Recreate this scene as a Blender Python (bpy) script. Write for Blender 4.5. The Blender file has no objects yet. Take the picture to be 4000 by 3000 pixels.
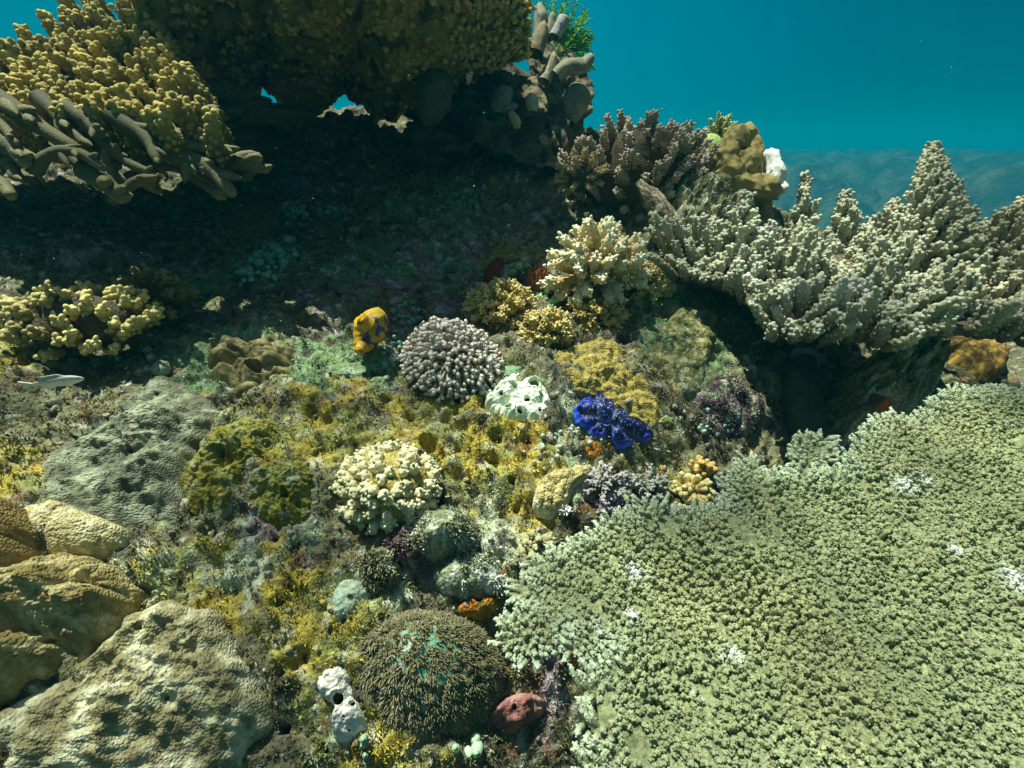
import bpy, math
import numpy as np

sc = bpy.context.scene
col = sc.collection
rng = np.random.default_rng(11)
R_ = math.radians

# ------------------------------------------------------------------ camera
PITCH = R_(25.0)
cam_d = bpy.data.cameras.new('camera')
cam_d.sensor_width = 36.0
cam_d.lens = 18.0
cam_d.clip_start = 0.02
cam_d.clip_end = 900.0
cam = bpy.data.objects.new('camera', cam_d)
cam.location = (0, 0, 0)
cam.rotation_euler = (R_(90) - PITCH, 0, 0)
col.objects.link(cam)
sc.camera = cam
CF = np.array([0, math.cos(PITCH), -math.sin(PITCH)])
CU = np.array([0, math.sin(PITCH), math.cos(PITCH)])
CX = np.array([1.0, 0, 0])

# ------------------------------------------------------------------ light
SUN_DIR = np.array([0.26, -0.13, -1.0])
SUN_DIR = SUN_DIR / np.linalg.norm(SUN_DIR)
sun_elev = math.asin(-SUN_DIR[2])
sun_az = math.atan2(-SUN_DIR[0], -SUN_DIR[1])       # from +Y towards +X
from mathutils import Vector
sl = bpy.data.lights.new('sun', 'SUN')
sl.energy = 4.6
sl.angle = R_(0.5)
sl.color = (0.93, 1.0, 0.84)
so = bpy.data.objects.new('sun', sl)
so.rotation_euler = Vector(SUN_DIR.tolist()).to_track_quat('-Z', 'Y').to_euler()
so.location = (-2, 1, 8)
col.objects.link(so)

world = bpy.data.worlds.new('World')
sc.world = world
world.use_nodes = True
nt = world.node_tree
nt.nodes.clear()
wo = nt.nodes.new('ShaderNodeOutputWorld')
mix = nt.nodes.new('ShaderNodeMixShader')
b1 = nt.nodes.new('ShaderNodeBackground')
b2 = nt.nodes.new('ShaderNodeBackground')
sky = nt.nodes.new('ShaderNodeTexSky')
sky.sky_type = 'NISHITA'
sky.sun_disc = False
sky.sun_elevation = sun_elev
sky.sun_rotation = sun_az
b1.inputs['Strength'].default_value = 0.06
nt.links.new(sky.outputs[0], b1.inputs['Color'])
tc = nt.nodes.new('ShaderNodeTexCoord')
sep = nt.nodes.new('ShaderNodeSeparateXYZ')
nt.links.new(tc.outputs['Generated'], sep.inputs[0])


def wmath(op, a, b=None, clamp=False):
    n = nt.nodes.new('ShaderNodeMath')
    n.operation = op
    n.use_clamp = clamp
    for i, x in enumerate((a, b)):
        if x is None:
            continue
        if isinstance(x, (int, float)):
            n.inputs[i].default_value = x
        else:
            nt.links.new(x, n.inputs[i])
    return n.outputs[0]


# the water all round: bright overhead, teal towards the open sea, dark down the slope behind
mr = nt.nodes.new('ShaderNodeMapRange')
mr.interpolation_type = 'SMOOTHSTEP'
mr.inputs[1].default_value = 0.45
mr.inputs[2].default_value = 0.80
nt.links.new(sep.outputs[2], mr.inputs[0])
nt.links.new(mr.outputs[0], mix.inputs[0])
ramp = nt.nodes.new('ShaderNodeValToRGB')           # left to right over the open sea
cr = ramp.color_ramp
cr.elements[0].position = 0.0
cr.elements[0].color = (0.0, 0.136, 0.198, 1)
cr.elements[1].position = 1.0
cr.elements[1].color = (0.001, 0.028, 0.056, 1)
e = cr.elements.new(0.56)
e.color = (0.0, 0.146, 0.222, 1)
e = cr.elements.new(0.74)
e.color = (0.0, 0.078, 0.138, 1)
nt.links.new(wmath('ADD', wmath('MULTIPLY', sep.outputs[0], 0.5), 0.5), ramp.inputs[0])
fy = wmath('ADD', wmath('MULTIPLY', sep.outputs[1], 0.55, True), 0.45, True)
fy = wmath('MULTIPLY', fy, wmath('ADD', wmath('MULTIPLY', sep.outputs[2], 1.1), 0.86, True))
amb = nt.nodes.new('ShaderNodeMix')                  # greener fill light behind the viewer, added to lift the cave
amb.data_type = 'RGBA'
amb.inputs[7].default_value = (0.085, 0.170, 0.140, 1)
nt.links.new(wmath('MULTIPLY', sep.outputs[1], -2.2, True), amb.inputs[0])
nt.links.new(ramp.outputs[0], amb.inputs[6])
nt.links.new(amb.outputs[2], b2.inputs['Color'])
nt.links.new(fy, b2.inputs['Strength'])
nt.links.new(b2.outputs[0], mix.inputs[1])
nt.links.new(b1.outputs[0], mix.inputs[2])
nt.links.new(mix.outputs[0], wo.inputs[0])

sc.view_settings.view_transform = 'Standard'
sc.view_settings.look = 'None'
sc.view_settings.exposure = 0.45
sc.view_settings.gamma = 1.0
sc.cycles.use_denoising = True
sc.cycles.max_bounces = 5
sc.cycles.diffuse_bounces = 3
sc.cycles.glossy_bounces = 2
sc.cycles.transmission_bounces = 2
sc.cycles.volume_bounces = 1
sc.cycles.transparent_max_bounces = 6


# ================================================================== helpers
def P(u, v, D):
    """pixel of the 4000 x 3000 view at forward depth D -> world point(s)"""
    u = np.asarray(u, float)[..., None]
    v = np.asarray(v, float)[..., None]
    D = np.asarray(D, float)[..., None]
    return D * ((u - 2000) / 2000 * CX + CF + (1500 - v) / 2000 * CU)


def nrm(v):
    return v / (np.linalg.norm(v, axis=-1, keepdims=True) + 1e-12)


_perm = {}


def pnoise(x, y, seed=0):
    """2-D gradient noise, about -0.7..0.7"""
    if seed not in _perm:
        r = np.random.default_rng(1000 + seed)
        ang = r.random(65536) * 2 * np.pi
        _perm[seed] = (np.cos(ang), np.sin(ang))
    gx, gy = _perm[seed]
    xi = np.floor(x).astype(np.int64)
    yi = np.floor(y).astype(np.int64)
    fx = x - xi
    fyy = y - yi
    sx = fx * fx * fx * (fx * (fx * 6 - 15) + 10)
    sy = fyy * fyy * fyy * (fyy * (fyy * 6 - 15) + 10)

    def g(dx, dy):
        h = ((xi + dx) & 255) * 256 + ((yi + dy) & 255)
        return gx[h] * (fx - dx) + gy[h] * (fyy - dy)
    a = g(0, 0) * (1 - sx) + g(1, 0) * sx
    b = g(0, 1) * (1 - sx) + g(1, 1) * sx
    return (a * (1 - sy) + b * sy) * 1.4


def fbm(x, y, scale, octs=4, seed=0, gain=0.5):
    s = np.zeros(np.broadcast(x, y).shape)
    amp = 1.0
    f = 1.0 / scale
    for o in range(octs):
        s += amp * pnoise(x * f + 17.3 * o, y * f - 9.1 * o, seed + o)
        amp *= gain
        f *= 2.03
    return s


def ridged(x, y, scale, octs=3, seed=0):
    s = np.zeros(np.broadcast(x, y).shape)
    amp = 1.0
    f = 1.0 / scale
    for o in range(octs):
        s += amp * (1 - 2 * np.abs(pnoise(x * f + 3.3 * o, y * f + 5.7 * o, seed + o)))
        amp *= 0.5
        f *= 2.1
    return s


def worley(x, y, scale, seed=0):
    """distance to the nearest jittered point and a random value of that cell"""
    if ('w', seed) not in _perm:
        r = np.random.default_rng(5000 + seed)
        _perm[('w', seed)] = (r.random(65536), r.random(65536), r.random(65536))
    jx, jy, jv = _perm[('w', seed)]
    x = x / scale
    y = y / scale
    xi = np.floor(x).astype(np.int64)
    yi = np.floor(y).astype(np.int64)
    best = np.full(np.broadcast(x, y).shape, 9.0)
    val = np.zeros(best.shape)
    for dx in (-1, 0, 1):
        for dy in (-1, 0, 1):
            h = ((xi + dx) & 255) * 256 + ((yi + dy) & 255)
            d = np.hypot(xi + dx + jx[h] - x, yi + dy + jy[h] - y)
            m = d < best
            best = np.where(m, d, best)
            val = np.where(m, jv[h], val)
    return best, val


def sstep(a, b, x):
    t = np.clip((x - a) / (b - a), 0, 1)
    return t * t * (3 - 2 * t)


def lerp(a, b, t):
    return a + (b - a) * t


def C(*c):
    return np.array(c, float)


# ------------------------------------------------------------------ objects
WPOS = {}


def obj(name, V, Fq, Cc, mat, parent=None, smooth=True):
    """one mesh object from world-space vertices; its origin sits at its parent's or at its own base"""
    V = np.asarray(V, float).reshape(-1, 3)
    if parent is None:
        lo, hi = V.min(0), V.max(0)
        org = np.array([(lo[0] + hi[0]) / 2, (lo[1] + hi[1]) / 2, lo[2]])
    else:
        org = WPOS[parent.name]
    V = np.ascontiguousarray(V - org, np.float32)
    Fq = np.ascontiguousarray(Fq, np.int32).reshape(-1, 4)
    me = bpy.data.meshes.new(name)
    me.vertices.add(len(V))
    me.vertices.foreach_set('co', V.ravel())
    me.loops.add(Fq.size)
    me.loops.foreach_set('vertex_index', Fq.ravel())
    me.polygons.add(len(Fq))
    me.polygons.foreach_set('loop_start', np.arange(0, Fq.size, 4, dtype=np.int32))
    me.polygons.foreach_set('loop_total', np.full(len(Fq), 4, np.int32))
    me.polygons.foreach_set('use_smooth', np.full(len(Fq), smooth, bool))
    if Cc is not None:
        Cc = np.broadcast_to(np.asarray(Cc, np.float32), (len(V), 3))
        at = me.attributes.new('tint', 'FLOAT_COLOR', 'POINT')
        buf = np.ones((len(V), 4), np.float32)
        buf[:, :3] = np.clip(Cc, 0, 1)
        at.data.foreach_set('color', buf.ravel())
    me.update(calc_edges=True)
    o = bpy.data.objects.new(name, me)
    if mat is not None:
        me.materials.append(mat)
    col.objects.link(o)
    if parent is not None:
        o.parent = parent
    else:
        o.location = org.tolist()
    WPOS[o.name] = org
    return o


def tag(o, label=None, cat=None, group=None, kind=None):
    if label:
        o['label'] = label
    if cat:
        o['category'] = cat
    if group:
        o['group'] = group
    if kind:
        o['kind'] = kind
    return o


def thing(name, label, cat, loc, group=None):
    o = bpy.data.objects.new(name, None)
    o.empty_display_size = 0.02
    col.objects.link(o)
    o.location = [float(x) for x in loc]
    WPOS[o.name] = np.array(loc, float)
    return tag(o, label, cat, group)


class Geo:
    def __init__(self):
        self.v, self.f, self.c, self.n = [], [], [], 0

    def add(self, V, Fq, Cc):
        V = np.asarray(V).reshape(-1, 3)
        self.v.append(V)
        self.f.append(np.asarray(Fq).reshape(-1, 4) + self.n)
        self.c.append(np.broadcast_to(np.asarray(Cc, float).reshape(-1, 3), V.shape))
        self.n += len(V)
        return self

    def addN(self, V, Fq, Cc):
        """V (N, nv, 3) with one face template"""
        N, nv = V.shape[:2]
        f = (np.asarray(Fq)[None] + (np.arange(N) * nv)[:, None, None]).reshape(-1, 4)
        return self.add(V.reshape(-1, 3), f, np.broadcast_to(Cc, V.shape).reshape(-1, 3))

    def build(self, name, mat, parent=None, smooth=True):
        return obj(name, np.concatenate(self.v), np.concatenate(self.f), np.concatenate(self.c), mat, parent, smooth)


def gridfaces(k, ns, wrap=True):
    i, j = np.meshgrid(np.arange(k - 1), np.arange(ns if wrap else ns - 1), indexing='ij')
    j2 = (j + 1) % ns
    return np.stack([i * ns + j, i * ns + j2, (i + 1) * ns + j2, (i + 1) * ns + j], -1).reshape(-1, 4)


_REF = nrm(C(0.37, 0.71, 0.23))


def frames(T):
    e1 = nrm(np.cross(T, _REF))
    return e1, np.cross(T, e1)


def tubev(path, rad, ns):
    """path (..., k, 3), rad (..., k) -> rings (..., k*ns, 3)"""
    T = nrm(np.gradient(path, axis=-2))
    e1, e2 = frames(T)
    a = np.arange(ns) * 2 * np.pi / ns
    ring = e1[..., None, :] * np.cos(a)[:, None] + e2[..., None, :] * np.sin(a)[:, None]
    V = path[..., None, :] + ring * rad[..., None, None]
    return V.reshape(V.shape[:-3] + (-1, 3))


KS = np.array([0, 0.55, 0.85, 1.0])
KR = np.array([1, 0.97, 0.66, 0.06])


def fingers(p0, p1, bend, r0, r1, nk, kl, kr, c0, c1, ns=7, ks=5, t0=0.2, kout=0.8, g=None, tippow=1.6, ktip=0.5):
    """N knobbly coral fingers -> V (N,nv,3), faces, colours (N,nv,3)"""
    N = len(p0)
    g = g or rng
    r0 = np.broadcast_to(r0, N)[:, None]
    r1 = np.broadcast_to(r1, N)[:, None]
    c0 = np.broadcast_to(c0, (N, 3))[:, None]
    c1 = np.broadcast_to(c1, (N, 3))[:, None]
    t = np.array([0, 0.22, 0.45, 0.66, 0.83, 0.95, 1.0])
    k = len(t)

    def at(tt):
        tt = tt[..., None]
        return p0[:, None] * (1 - tt) + p1[:, None] * tt + bend[:, None] * 4 * tt * (1 - tt)

    def dv(tt):
        tt = tt[..., None]
        return nrm(p1[:, None] - p0[:, None] + bend[:, None] * 4 * (1 - 2 * tt))
    tb = np.broadcast_to(t, (N, k))
    rad = (r0 * (1 - tb) + r1 * tb) * np.array([1, 1, 1, 1, 0.97, 0.72, 0.06])
    V = tubev(at(tb), rad, ns)
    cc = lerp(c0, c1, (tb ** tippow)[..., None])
    cc = np.repeat(cc, ns, 1)
    Fm = gridfaces(k, ns)
    if nk:
        tk = t0 + (1.0 - t0) * (np.arange(nk) + 0.5) / nk
        tk = np.clip(tk[None] + g.normal(0, 0.03, (N, nk)), 0, 0.99)
        pos = at(tk)
        T = dv(tk)
        e1, e2 = frames(T)
        ph = (np.arange(nk) * 2.39996)[None] + g.random((N, 1)) * 6.28 + g.normal(0, 0.25, (N, nk))
        rdl = e1 * np.cos(ph)[..., None] + e2 * np.sin(ph)[..., None]
        rr = (r0 * (1 - tk) + r1 * tk)
        kd = nrm(rdl * kout + T * (0.45 + 0.5 * tk[..., None]))
        kb = pos + rdl * (rr * 0.6)[..., None]
        ln = np.broadcast_to(kl, N)[:, None] * (0.7 + 0.6 * g.random((N, nk))) * (1.05 - 0.25 * tk)
        kp = kb[:, :, None] + kd[:, :, None] * (ln[..., None] * KS)[..., None]
        krr = (np.broadcast_to(kr, N)[:, None] * (0.85 + 0.3 * g.random((N, nk))))[..., None] * KR
        KV = tubev(kp, krr, ks)                                   # (N,nk,4*ks,3)
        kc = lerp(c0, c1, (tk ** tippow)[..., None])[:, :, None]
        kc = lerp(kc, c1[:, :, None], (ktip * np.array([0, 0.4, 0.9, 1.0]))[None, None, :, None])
        kc = np.repeat(kc, ks, 2)
        nm = V.shape[1]
        fk = gridfaces(4, ks)
        fk = (fk[None] + (np.arange(nk) * 4 * ks)[:, None, None]).reshape(-1, 4) + nm
        V = np.concatenate([V, KV.reshape(N, -1, 3)], 1)
        cc = np.concatenate([cc, kc.reshape(N, -1, 3)], 1)
        Fm = np.concatenate([Fm, fk])
    return V, Fm, cc


def split_parts(root, name, V, Fm, cc, mat, most=100, group_of=None, label=None):
    """each finger a child mesh; beyond `most` the farthest ones stay one stuff part"""
    N = len(V)
    if group_of is not None:
        for gi in np.unique(group_of):
            m = group_of == gi
            Geo().addN(V[m], Fm, cc[m]).build(name, mat, root)
        return
    order = np.argsort(np.linalg.norm(V.mean(1), axis=-1))
    near = order[:most] if N > most else order
    for i in near:
        obj(name, V[i], Fm, cc[i], mat, root)
    if N > most:
        far = order[most:]
        tag(Geo().addN(V[far], Fm, cc[far]).build(name, mat, root), kind='stuff')


def blobv(c, rx, ry, rz, ax=None, nu=28, nv=18, amp=0.15, freq=2.0, seed=0):
    """lumpy closed ellipsoid; ax = 3x3 rows of axes"""
    th = np.linspace(0, np.pi, nv)
    ph = np.arange(nu) * 2 * np.pi / nu
    T, Pp = np.meshgrid(th, ph, indexing='ij')
    d = np.stack([np.sin(T) * np.cos(Pp), np.sin(T) * np.sin(Pp), np.cos(T)], -1).reshape(-1, 3)
    q = d * freq + seed * 7.7
    n = (pnoise(q[:, 0] + q[:, 2] * 0.7, q[:, 1] - q[:, 2] * 0.6, seed % 40)
         + 0.5 * pnoise(q[:, 0] * 2.2 - q[:, 2] * 1.7, q[:, 1] * 2.1 + q[:, 2] * 1.9, (seed + 3) % 40))
    d = d * (1 + amp * n)[:, None] * np.array([rx, ry, rz])
    if ax is not None:
        d = d @ np.asarray(ax)
    return d + np.asarray(c), gridfaces(nv, nu)


# ------------------------------------------------------------------ materials
def new_mat(name):
    m = bpy.data.materials.new(name)
    m.use_nodes = True
    n = m.node_tree
    bs = n.nodes['Principled BSDF']
    return m, n, bs


def skin(name, noise=220.0, var=0.35, bump=0.5, bscale=300.0, bdist=0.002, kind='noise', rough=0.75, spec=0.25,
         stretch=None, mottle=None, const=None):
    """vertex tint x fine procedural variation, with a procedural bump"""
    m, n, bs = new_mat(name)
    L = n.links
    at = n.nodes.new('ShaderNodeAttribute')
    at.attribute_name = 'tint'
    tcd = n.nodes.new('ShaderNodeTexCoord')
    vec = tcd.outputs['Object']
    if stretch:
        mp = n.nodes.new('ShaderNodeMapping')
        mp.inputs['Scale'].default_value = stretch
        L.new(vec, mp.inputs['Vector'])
        vec = mp.outputs[0]
    nz = n.nodes.new('ShaderNodeTexNoise')
    nz.inputs['Scale'].default_value = noise
    nz.inputs['Detail'].default_value = 3.0
    nz.inputs['Roughness'].default_value = 0.65
    L.new(vec, nz.inputs['Vector'])
    r = n.nodes.new('ShaderNodeMapRange')
    r.inputs[1].default_value = 0.3
    r.inputs[2].default_value = 0.7
    r.inputs[3].default_value = 1.0 - var
    r.inputs[4].default_value = 1.0 + var
    L.new(nz.outputs['Fac'], r.inputs[0])
    mul = n.nodes.new('ShaderNodeMix')
    mul.data_type = 'RGBA'
    mul.blend_type = 'MULTIPLY'
    mul.inputs[0].default_value = 1.0
    if const:
        mul.inputs[6].default_value = (*const, 1)
    else:
        L.new(at.outputs['Color'], mul.inputs[6])
    L.new(r.outputs[0], mul.inputs[7])
    out = mul.outputs[2]
    if mottle:
        sc_, colr, lo, hi, amt = mottle
        n2 = n.nodes.new('ShaderNodeTexNoise')
        n2.inputs['Scale'].default_value = sc_
        n2.inputs['Detail'].default_value = 4.0
        L.new(vec, n2.inputs['Vector'])
        r2 = n.nodes.new('ShaderNodeMapRange')
        r2.inputs[1].default_value = lo
        r2.inputs[2].default_value = hi
        r2.inputs[4].default_value = amt
        L.new(n2.outputs['Fac'], r2.inputs[0])
        mx = n.nodes.new('ShaderNodeMix')
        mx.data_type = 'RGBA'
        L.new(r2.outputs[0], mx.inputs[0])
        L.new(out, mx.inputs[6])
        mx.inputs[7].default_value = (*colr, 1)
        out = mx.outputs[2]
    L.new(out, bs.inputs['Base Color'])
    bs.inputs['Roughness'].default_value = rough
    bs.inputs['Specular IOR Level'].default_value = spec
    if bump:
        if kind == 'noise':
            bt = n.nodes.new('ShaderNodeTexNoise')
            bt.inputs['Scale'].default_value = bscale
            bt.inputs['Detail'].default_value = 3.0
            ho = bt.outputs['Fac']
        else:
            bt = n.nodes.new('ShaderNodeTexVoronoi')
            bt.inputs['Scale'].default_value = bscale
            ho = bt.outputs['Distance']
        L.new(vec, bt.inputs['Vector'])
        bp = n.nodes.new('ShaderNodeBump')
        bp.inputs['Strength'].default_value = bump
        bp.inputs['Distance'].default_value = bdist
        if kind == 'polyp':
            bp.invert = True
        L.new(ho, bp.inputs['Height'])
        L.new(bp.outputs[0], bs.inputs['Normal'])
    return m


M_ROCK = skin('reef_rock', 190, 0.55, 0.9, 240, 0.004)
M_TURF = skin('turf', 150, 0.35, 0.0, rough=0.85, spec=0.1)
M_CORAL = skin('coral_skin', 350, 0.22, 0.45, 700, 0.0012, 'polyp')
M_SMOOTH = skin('smooth_coral', 300, 0.2, 0.4, 420, 0.0015, 'polyp')
M_POLYP = skin('polyp_crust', 120, 0.35, 0.8, 300, 0.0026, 'polyp')
M_FINE = skin('fine_crust', 90, 0.3, 0.75, 380, 0.0026, 'polyp', stretch=(0.45, 1, 1))
M_SOFT = skin('soft_tissue', 200, 0.15, 0.2, 500, 0.001, rough=0.55, spec=0.4)
M_SPONGE = skin('sponge_skin', 160, 0.22, 0.7, 260, 0.003, rough=0.85, spec=0.1)
M_ALGAE = skin('algal_film', 130, 0.55, 1.0, 200, 0.005, mottle=(38, (0.30, 0.33, 0.26), 0.56, 0.66, 0.7), rough=0.9, spec=0.1)


# ================================================================== the reef slope
AX = C(1, 0, 0)
AB = C(0, math.cos(R_(25)), math.sin(R_(25)))
AN = C(0, -math.sin(R_(25)), math.cos(R_(25)))


def to_abh(p):
    return p @ AX, p @ AB, p @ AN


def from_abh(a, b, h):
    a, b, h = np.broadcast_arrays(a, b, h)
    return a[..., None] * AX + b[..., None] * AB + h[..., None] * AN


_us = [-500, 0, 500, 1000, 1500, 2000, 2400, 2800, 3300, 4000, 4600]
_ct = {
    3150: [.50, .53, .57, .60, .65, .72, .78, .82, .86, .90, .95],
    2750: [.54, .56, .60, .63, .67, .76, .82, .86, .90, .95, 1.0],
    2350: [.58, .60, .64, .67, .71, .76, .84, .90, .95, 1.02, 1.08],
    2000: [.64, .66, .69, .73, .77, .80, .88, .98, 1.05, 1.14, 1.2],
    1700: [.72, .75, .78, .81, .84, .88, .93, 1.04, 1.16, 1.30, 1.4],
    1450: [.82, .85, .88, .91, .93, .96, 1.0, 1.10, 1.30, 1.50, 1.7],
    1200: [.95, .98, 1.02, 1.06, 1.09, 1.12, 1.14, 1.22, 1.42, 1.75, 2.0],
    950: [1.10, 1.15, 1.25, 1.32, 1.36, 1.36, 1.34, 1.32, 1.55],
    720: [1.30, 1.36, 1.46, 1.53, 1.56, 1.54, 1.50, 1.45],
    540: [1.45, 1.52, 1.60, 1.66, 1.68, 1.66, 1.60],
    425: [1.60, 1.66, 1.72, 1.76, 1.78, 1.78],
}
_q = [P(u, v, d) for v, ds in _ct.items() for u, d in zip(_us, ds)]
_q += [C(-3, 2.4, -.1), C(-1.6, 2.5, .0), C(-.8, 2.35, .02), C(0, 2.35, -.02), C(.6, 2.2, -.32), C(1.1, 2.1, -.62), C(1.6, 2.0, -1.0),
       C(2.2, 1.6, -1.3), C(2.4, 2.4, -1.7), C(1.2, 3.0, -1.3), C(0, 3.2, -.9), C(-1.5, 3.3, -.8), C(2.6, .8, -1.3),
       C(-2.2, .2, -.7), C(-2.6, 1.0, -.5), C(2.0, 0.1, -1.0), C(0, -.3, -1.0), C(-1.5, -.3, -.95)]
_q = np.array(_q)
_qa, _qb, _qh = to_abh(_q)


def _ker(r2):
    return np.sqrt(r2 + 0.10 ** 2)


_K = _ker((_qa[:, None] - _qa) ** 2 + (_qb[:, None] - _qb) ** 2)
_Pm = np.stack([np.ones_like(_qa), _qa, _qb], 1)
_n = len(_qa)
_S = np.zeros((_n + 3, _n + 3))
_S[:_n, :_n] = _K - 0.02 * np.eye(_n)
_S[:_n, _n:] = _Pm
_S[_n:, :_n] = _Pm.T
_w = np.linalg.solve(_S, np.concatenate([_qh, np.zeros(3)]))


def Hs(a, b):
    a = np.asarray(a, float)
    b = np.asarray(b, float)
    sh = np.broadcast(a, b).shape
    a = np.broadcast_to(a, sh).ravel()
    b = np.broadcast_to(b, sh).ravel()
    out = np.empty(a.size)
    for i in range(0, a.size, 60000):
        aa, bb = a[i:i + 60000], b[i:i + 60000]
        k = _ker((aa[:, None] - _qa) ** 2 + (bb[:, None] - _qb) ** 2)
        out[i:i + 60000] = k @ _w[:_n] + _w[_n] + aa * _w[_n + 1] + bb * _w[_n + 2]
    dd = np.maximum(0, np.maximum(np.maximum(a - 2.0, -2.0 - a), np.maximum(b - 2.25, -0.3 - b)))
    out -= 0.9 * dd ** 1.5
    return out.reshape(sh)


def disp(a, b):
    """rugged reef rock: lumps, ledges, crevices and bored holes"""
    w1 = a + 0.05 * fbm(a, b, 0.22, 2, 61)
    w2 = b + 0.05 * fbm(a, b, 0.22, 2, 63)
    d = 0.028 * fbm(w1, w2, 0.26, 3, 1)
    d += 0.014 * ridged(w1, w2, 0.13, 3, 5)
    d += 0.0085 * fbm(a, b, 0.045, 3, 9)
    wd, wv = worley(a + 0.01 * pnoise(a / .03, b / .03, 70), b + 0.01 * pnoise(a / .03, b / .03, 71), 0.034, 2)
    d += 0.010 * (0.5 - wd) * sstep(-.3, .4, fbm(a, b, .3, 2, 20))
    d += 0.0042 * fbm(a, b, 0.014, 3, 13, 0.6)
    hd, hv = worley(a, b, 0.105, 4)
    rad = 0.04 + 0.11 * hv
    d -= 0.034 * (hv > 0.72) * np.exp(-(hd / rad) ** 4) * sstep(0.0, .25, hv)
    hd, hv = worley(a + .3, b + .1, 0.05, 6)
    d -= 0.014 * (hv > 0.74) * np.exp(-(hd / (0.1 + .12 * hv)) ** 4)
    return d


HOLES = []                                             # bored holes in the rock: a, b, radius


def Ht(a, b):
    d = disp(a, b)
    for x, y, r in HOLES:
        d = d - .055 * np.exp(-(((a - x) ** 2 + (b - y) ** 2) / (r * r)) ** 3)
    return Hs(a, b) + d


def hit(u, v, smooth=False, off=0.0):
    """where the view ray through a pixel meets the slope -> (a, b, D); arrays allowed"""
    u = np.atleast_1d(np.asarray(u, float))
    v = np.atleast_1d(np.asarray(v, float))
    Ds = np.arange(0.35, 3.2, 0.02)
    p = P(u[:, None], v[:, None], np.broadcast_to(Ds, (len(u), len(Ds))))
    a, b, h = to_abh(p)
    f = h - Hs(a, b) - off
    neg = f < 0
    i = np.where(neg.any(1), neg.argmax(1), len(Ds) - 1)
    i = np.maximum(i, 1)
    k = np.arange(len(u))
    f0, f1 = f[k, i - 1], f[k, i]
    D = Ds[i - 1] + 0.02 * np.clip(f0 / (f0 - f1 + 1e-9), 0, 1)
    if not smooth:
        for _ in range(5):                                # walk to the rugged surface
            a, b, h = to_abh(P(u, v, D))
            D = D + np.clip((h - Ht(a, b)) * 0.7, -.02, .02)
    a, b, h = to_abh(P(u, v, D))
    return a, b, D


def surf(u, v, lift=0.0):
    a, b, D = hit(u, v)
    p = from_abh(a, b, Ht(a, b) + lift)
    return (p[0], float(D[0])) if np.ndim(u) == 0 else (p, D)


def slope_normal(a, b, e=0.03):
    ha = (Hs(a + e, b) - Hs(a - e, b)) / (2 * e)
    hb = (Hs(a, b + e) - Hs(a, b - e)) / (2 * e)
    return nrm(AN - ha[..., None] * AX - hb[..., None] * AB)


_hp = np.array([(1935, 1715, 22), (1925, 1795, 22), (1715, 1935, 24), (1230, 1930, 12), (1780, 1760, 13), (1500, 1560, 13), (1000, 1475, 16), (2020, 1985, 11), (1850, 1930, 13), (1070, 2100, 11), (1140, 2300, 12),
                (1100, 2365, 11), (760, 2005, 14), (630, 2030, 13), (450, 2020, 12), (1100, 2640, 15), (1110, 2850, 16), (1270, 2930, 12), (1480, 1240, 12), (1640, 1140, 12), (1780, 1620, 10), (1890, 1660, 12),
                (2060, 1730, 9), (1820, 1850, 9), (2000, 1890, 10), (1170, 2150, 9), (900, 2180, 10), (1050, 2230, 9), (1240, 2240, 9), (980, 2300, 11), (1190, 2560, 10), (60, 1700, 20), (120, 1830, 16), (200, 1620, 16),
                (2240, 1790, 9), (1700, 1690, 10), (1600, 1620, 12), (1380, 1650, 10), (1330, 1760, 10), (2050, 2080, 10), (1440, 1080, 12), (1560, 1010, 12), (1330, 1180, 14)], float)
_ha, _hb, _hD = hit(_hp[:, 0], _hp[:, 1], True)
HOLES = list(zip(_ha, _hb, _hp[:, 2] / 2000 * _hD))
for _u, _v, _r, _o in [(2025, 1555, 88, .02), (2090, 1550, 55, .02), (1960, 1560, 50, .02), 
                       (1315, 2725, 22, .034), (1372, 2745, 11, .034), (1548, 2098, 11, .035), (1585, 2090, 12, .035), (1605, 2086, 11, .035), (1650, 2085, 12, .035), (1335, 2412, 11, .03)]:
    _x, _y, _d = hit(_u, _v, True, _o)
    HOLES.append((_x[0], _y[0], _r / 2000 * _d[0]))


# colour zones of the living film on the rock, anchored where the photo shows them
def _zone(pts):
    pts = np.array(pts, float)
    a, b, D = hit(pts[:, 0], pts[:, 1], True)
    return a, b, pts[:, 2] / 2000 * D


Z_OCHRE = _zone([(1950, 1750, 330), (1700, 1600, 260), (2000, 2000, 260), (1250, 1700, 300), (1250, 2450, 260), (1000, 2250, 200),
                 (1500, 2950, 260), (1300, 2650, 200), (800, 2250, 200), (2600, 1900, 130), (60, 1400, 230), (60, 1900, 200), (2000, 1000, 140)])
Z_PALE = _zone([(1950, 2150, 230), (1700, 2200, 260), (1000, 2150, 220), (1750, 2300, 230), (2300, 1950, 220), (2050, 1640, 120), (400, 2250, 200),
                (1350, 2850, 120), (2250, 1620, 100), (3550, 1450, 200), (2800, 860, 100), (1850, 2420, 160), (3050, 800, 120)])
Z_LILAC = _zone([(1250, 760, 260), (900, 1000, 250), (1700, 1000, 260), (1500, 1150, 300), (2900, 1620, 150), (1230, 740, 110), (2000, 900, 150), (2350, 1640, 80), (1640, 2120, 130),
                 (500, 1000, 400), (2150, 2700, 150), (1050, 2050, 100)])
Z_GREEN = _zone([(1500, 1050, 240), (1800, 1000, 240), (1080, 1020, 170), (1700, 820, 200), (700, 1150, 160), (2650, 1350, 190), (3200, 1600, 260), (1300, 1450, 220), (900, 1400, 240), (2600, 1150, 150)])


def zw(z, a, b):
    s = np.zeros(np.shape(a))
    for x, y, r in zip(*z):
        s = np.maximum(s, np.exp(-((a - x) ** 2 + (b - y) ** 2) / (r * r)))
    return s


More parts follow.
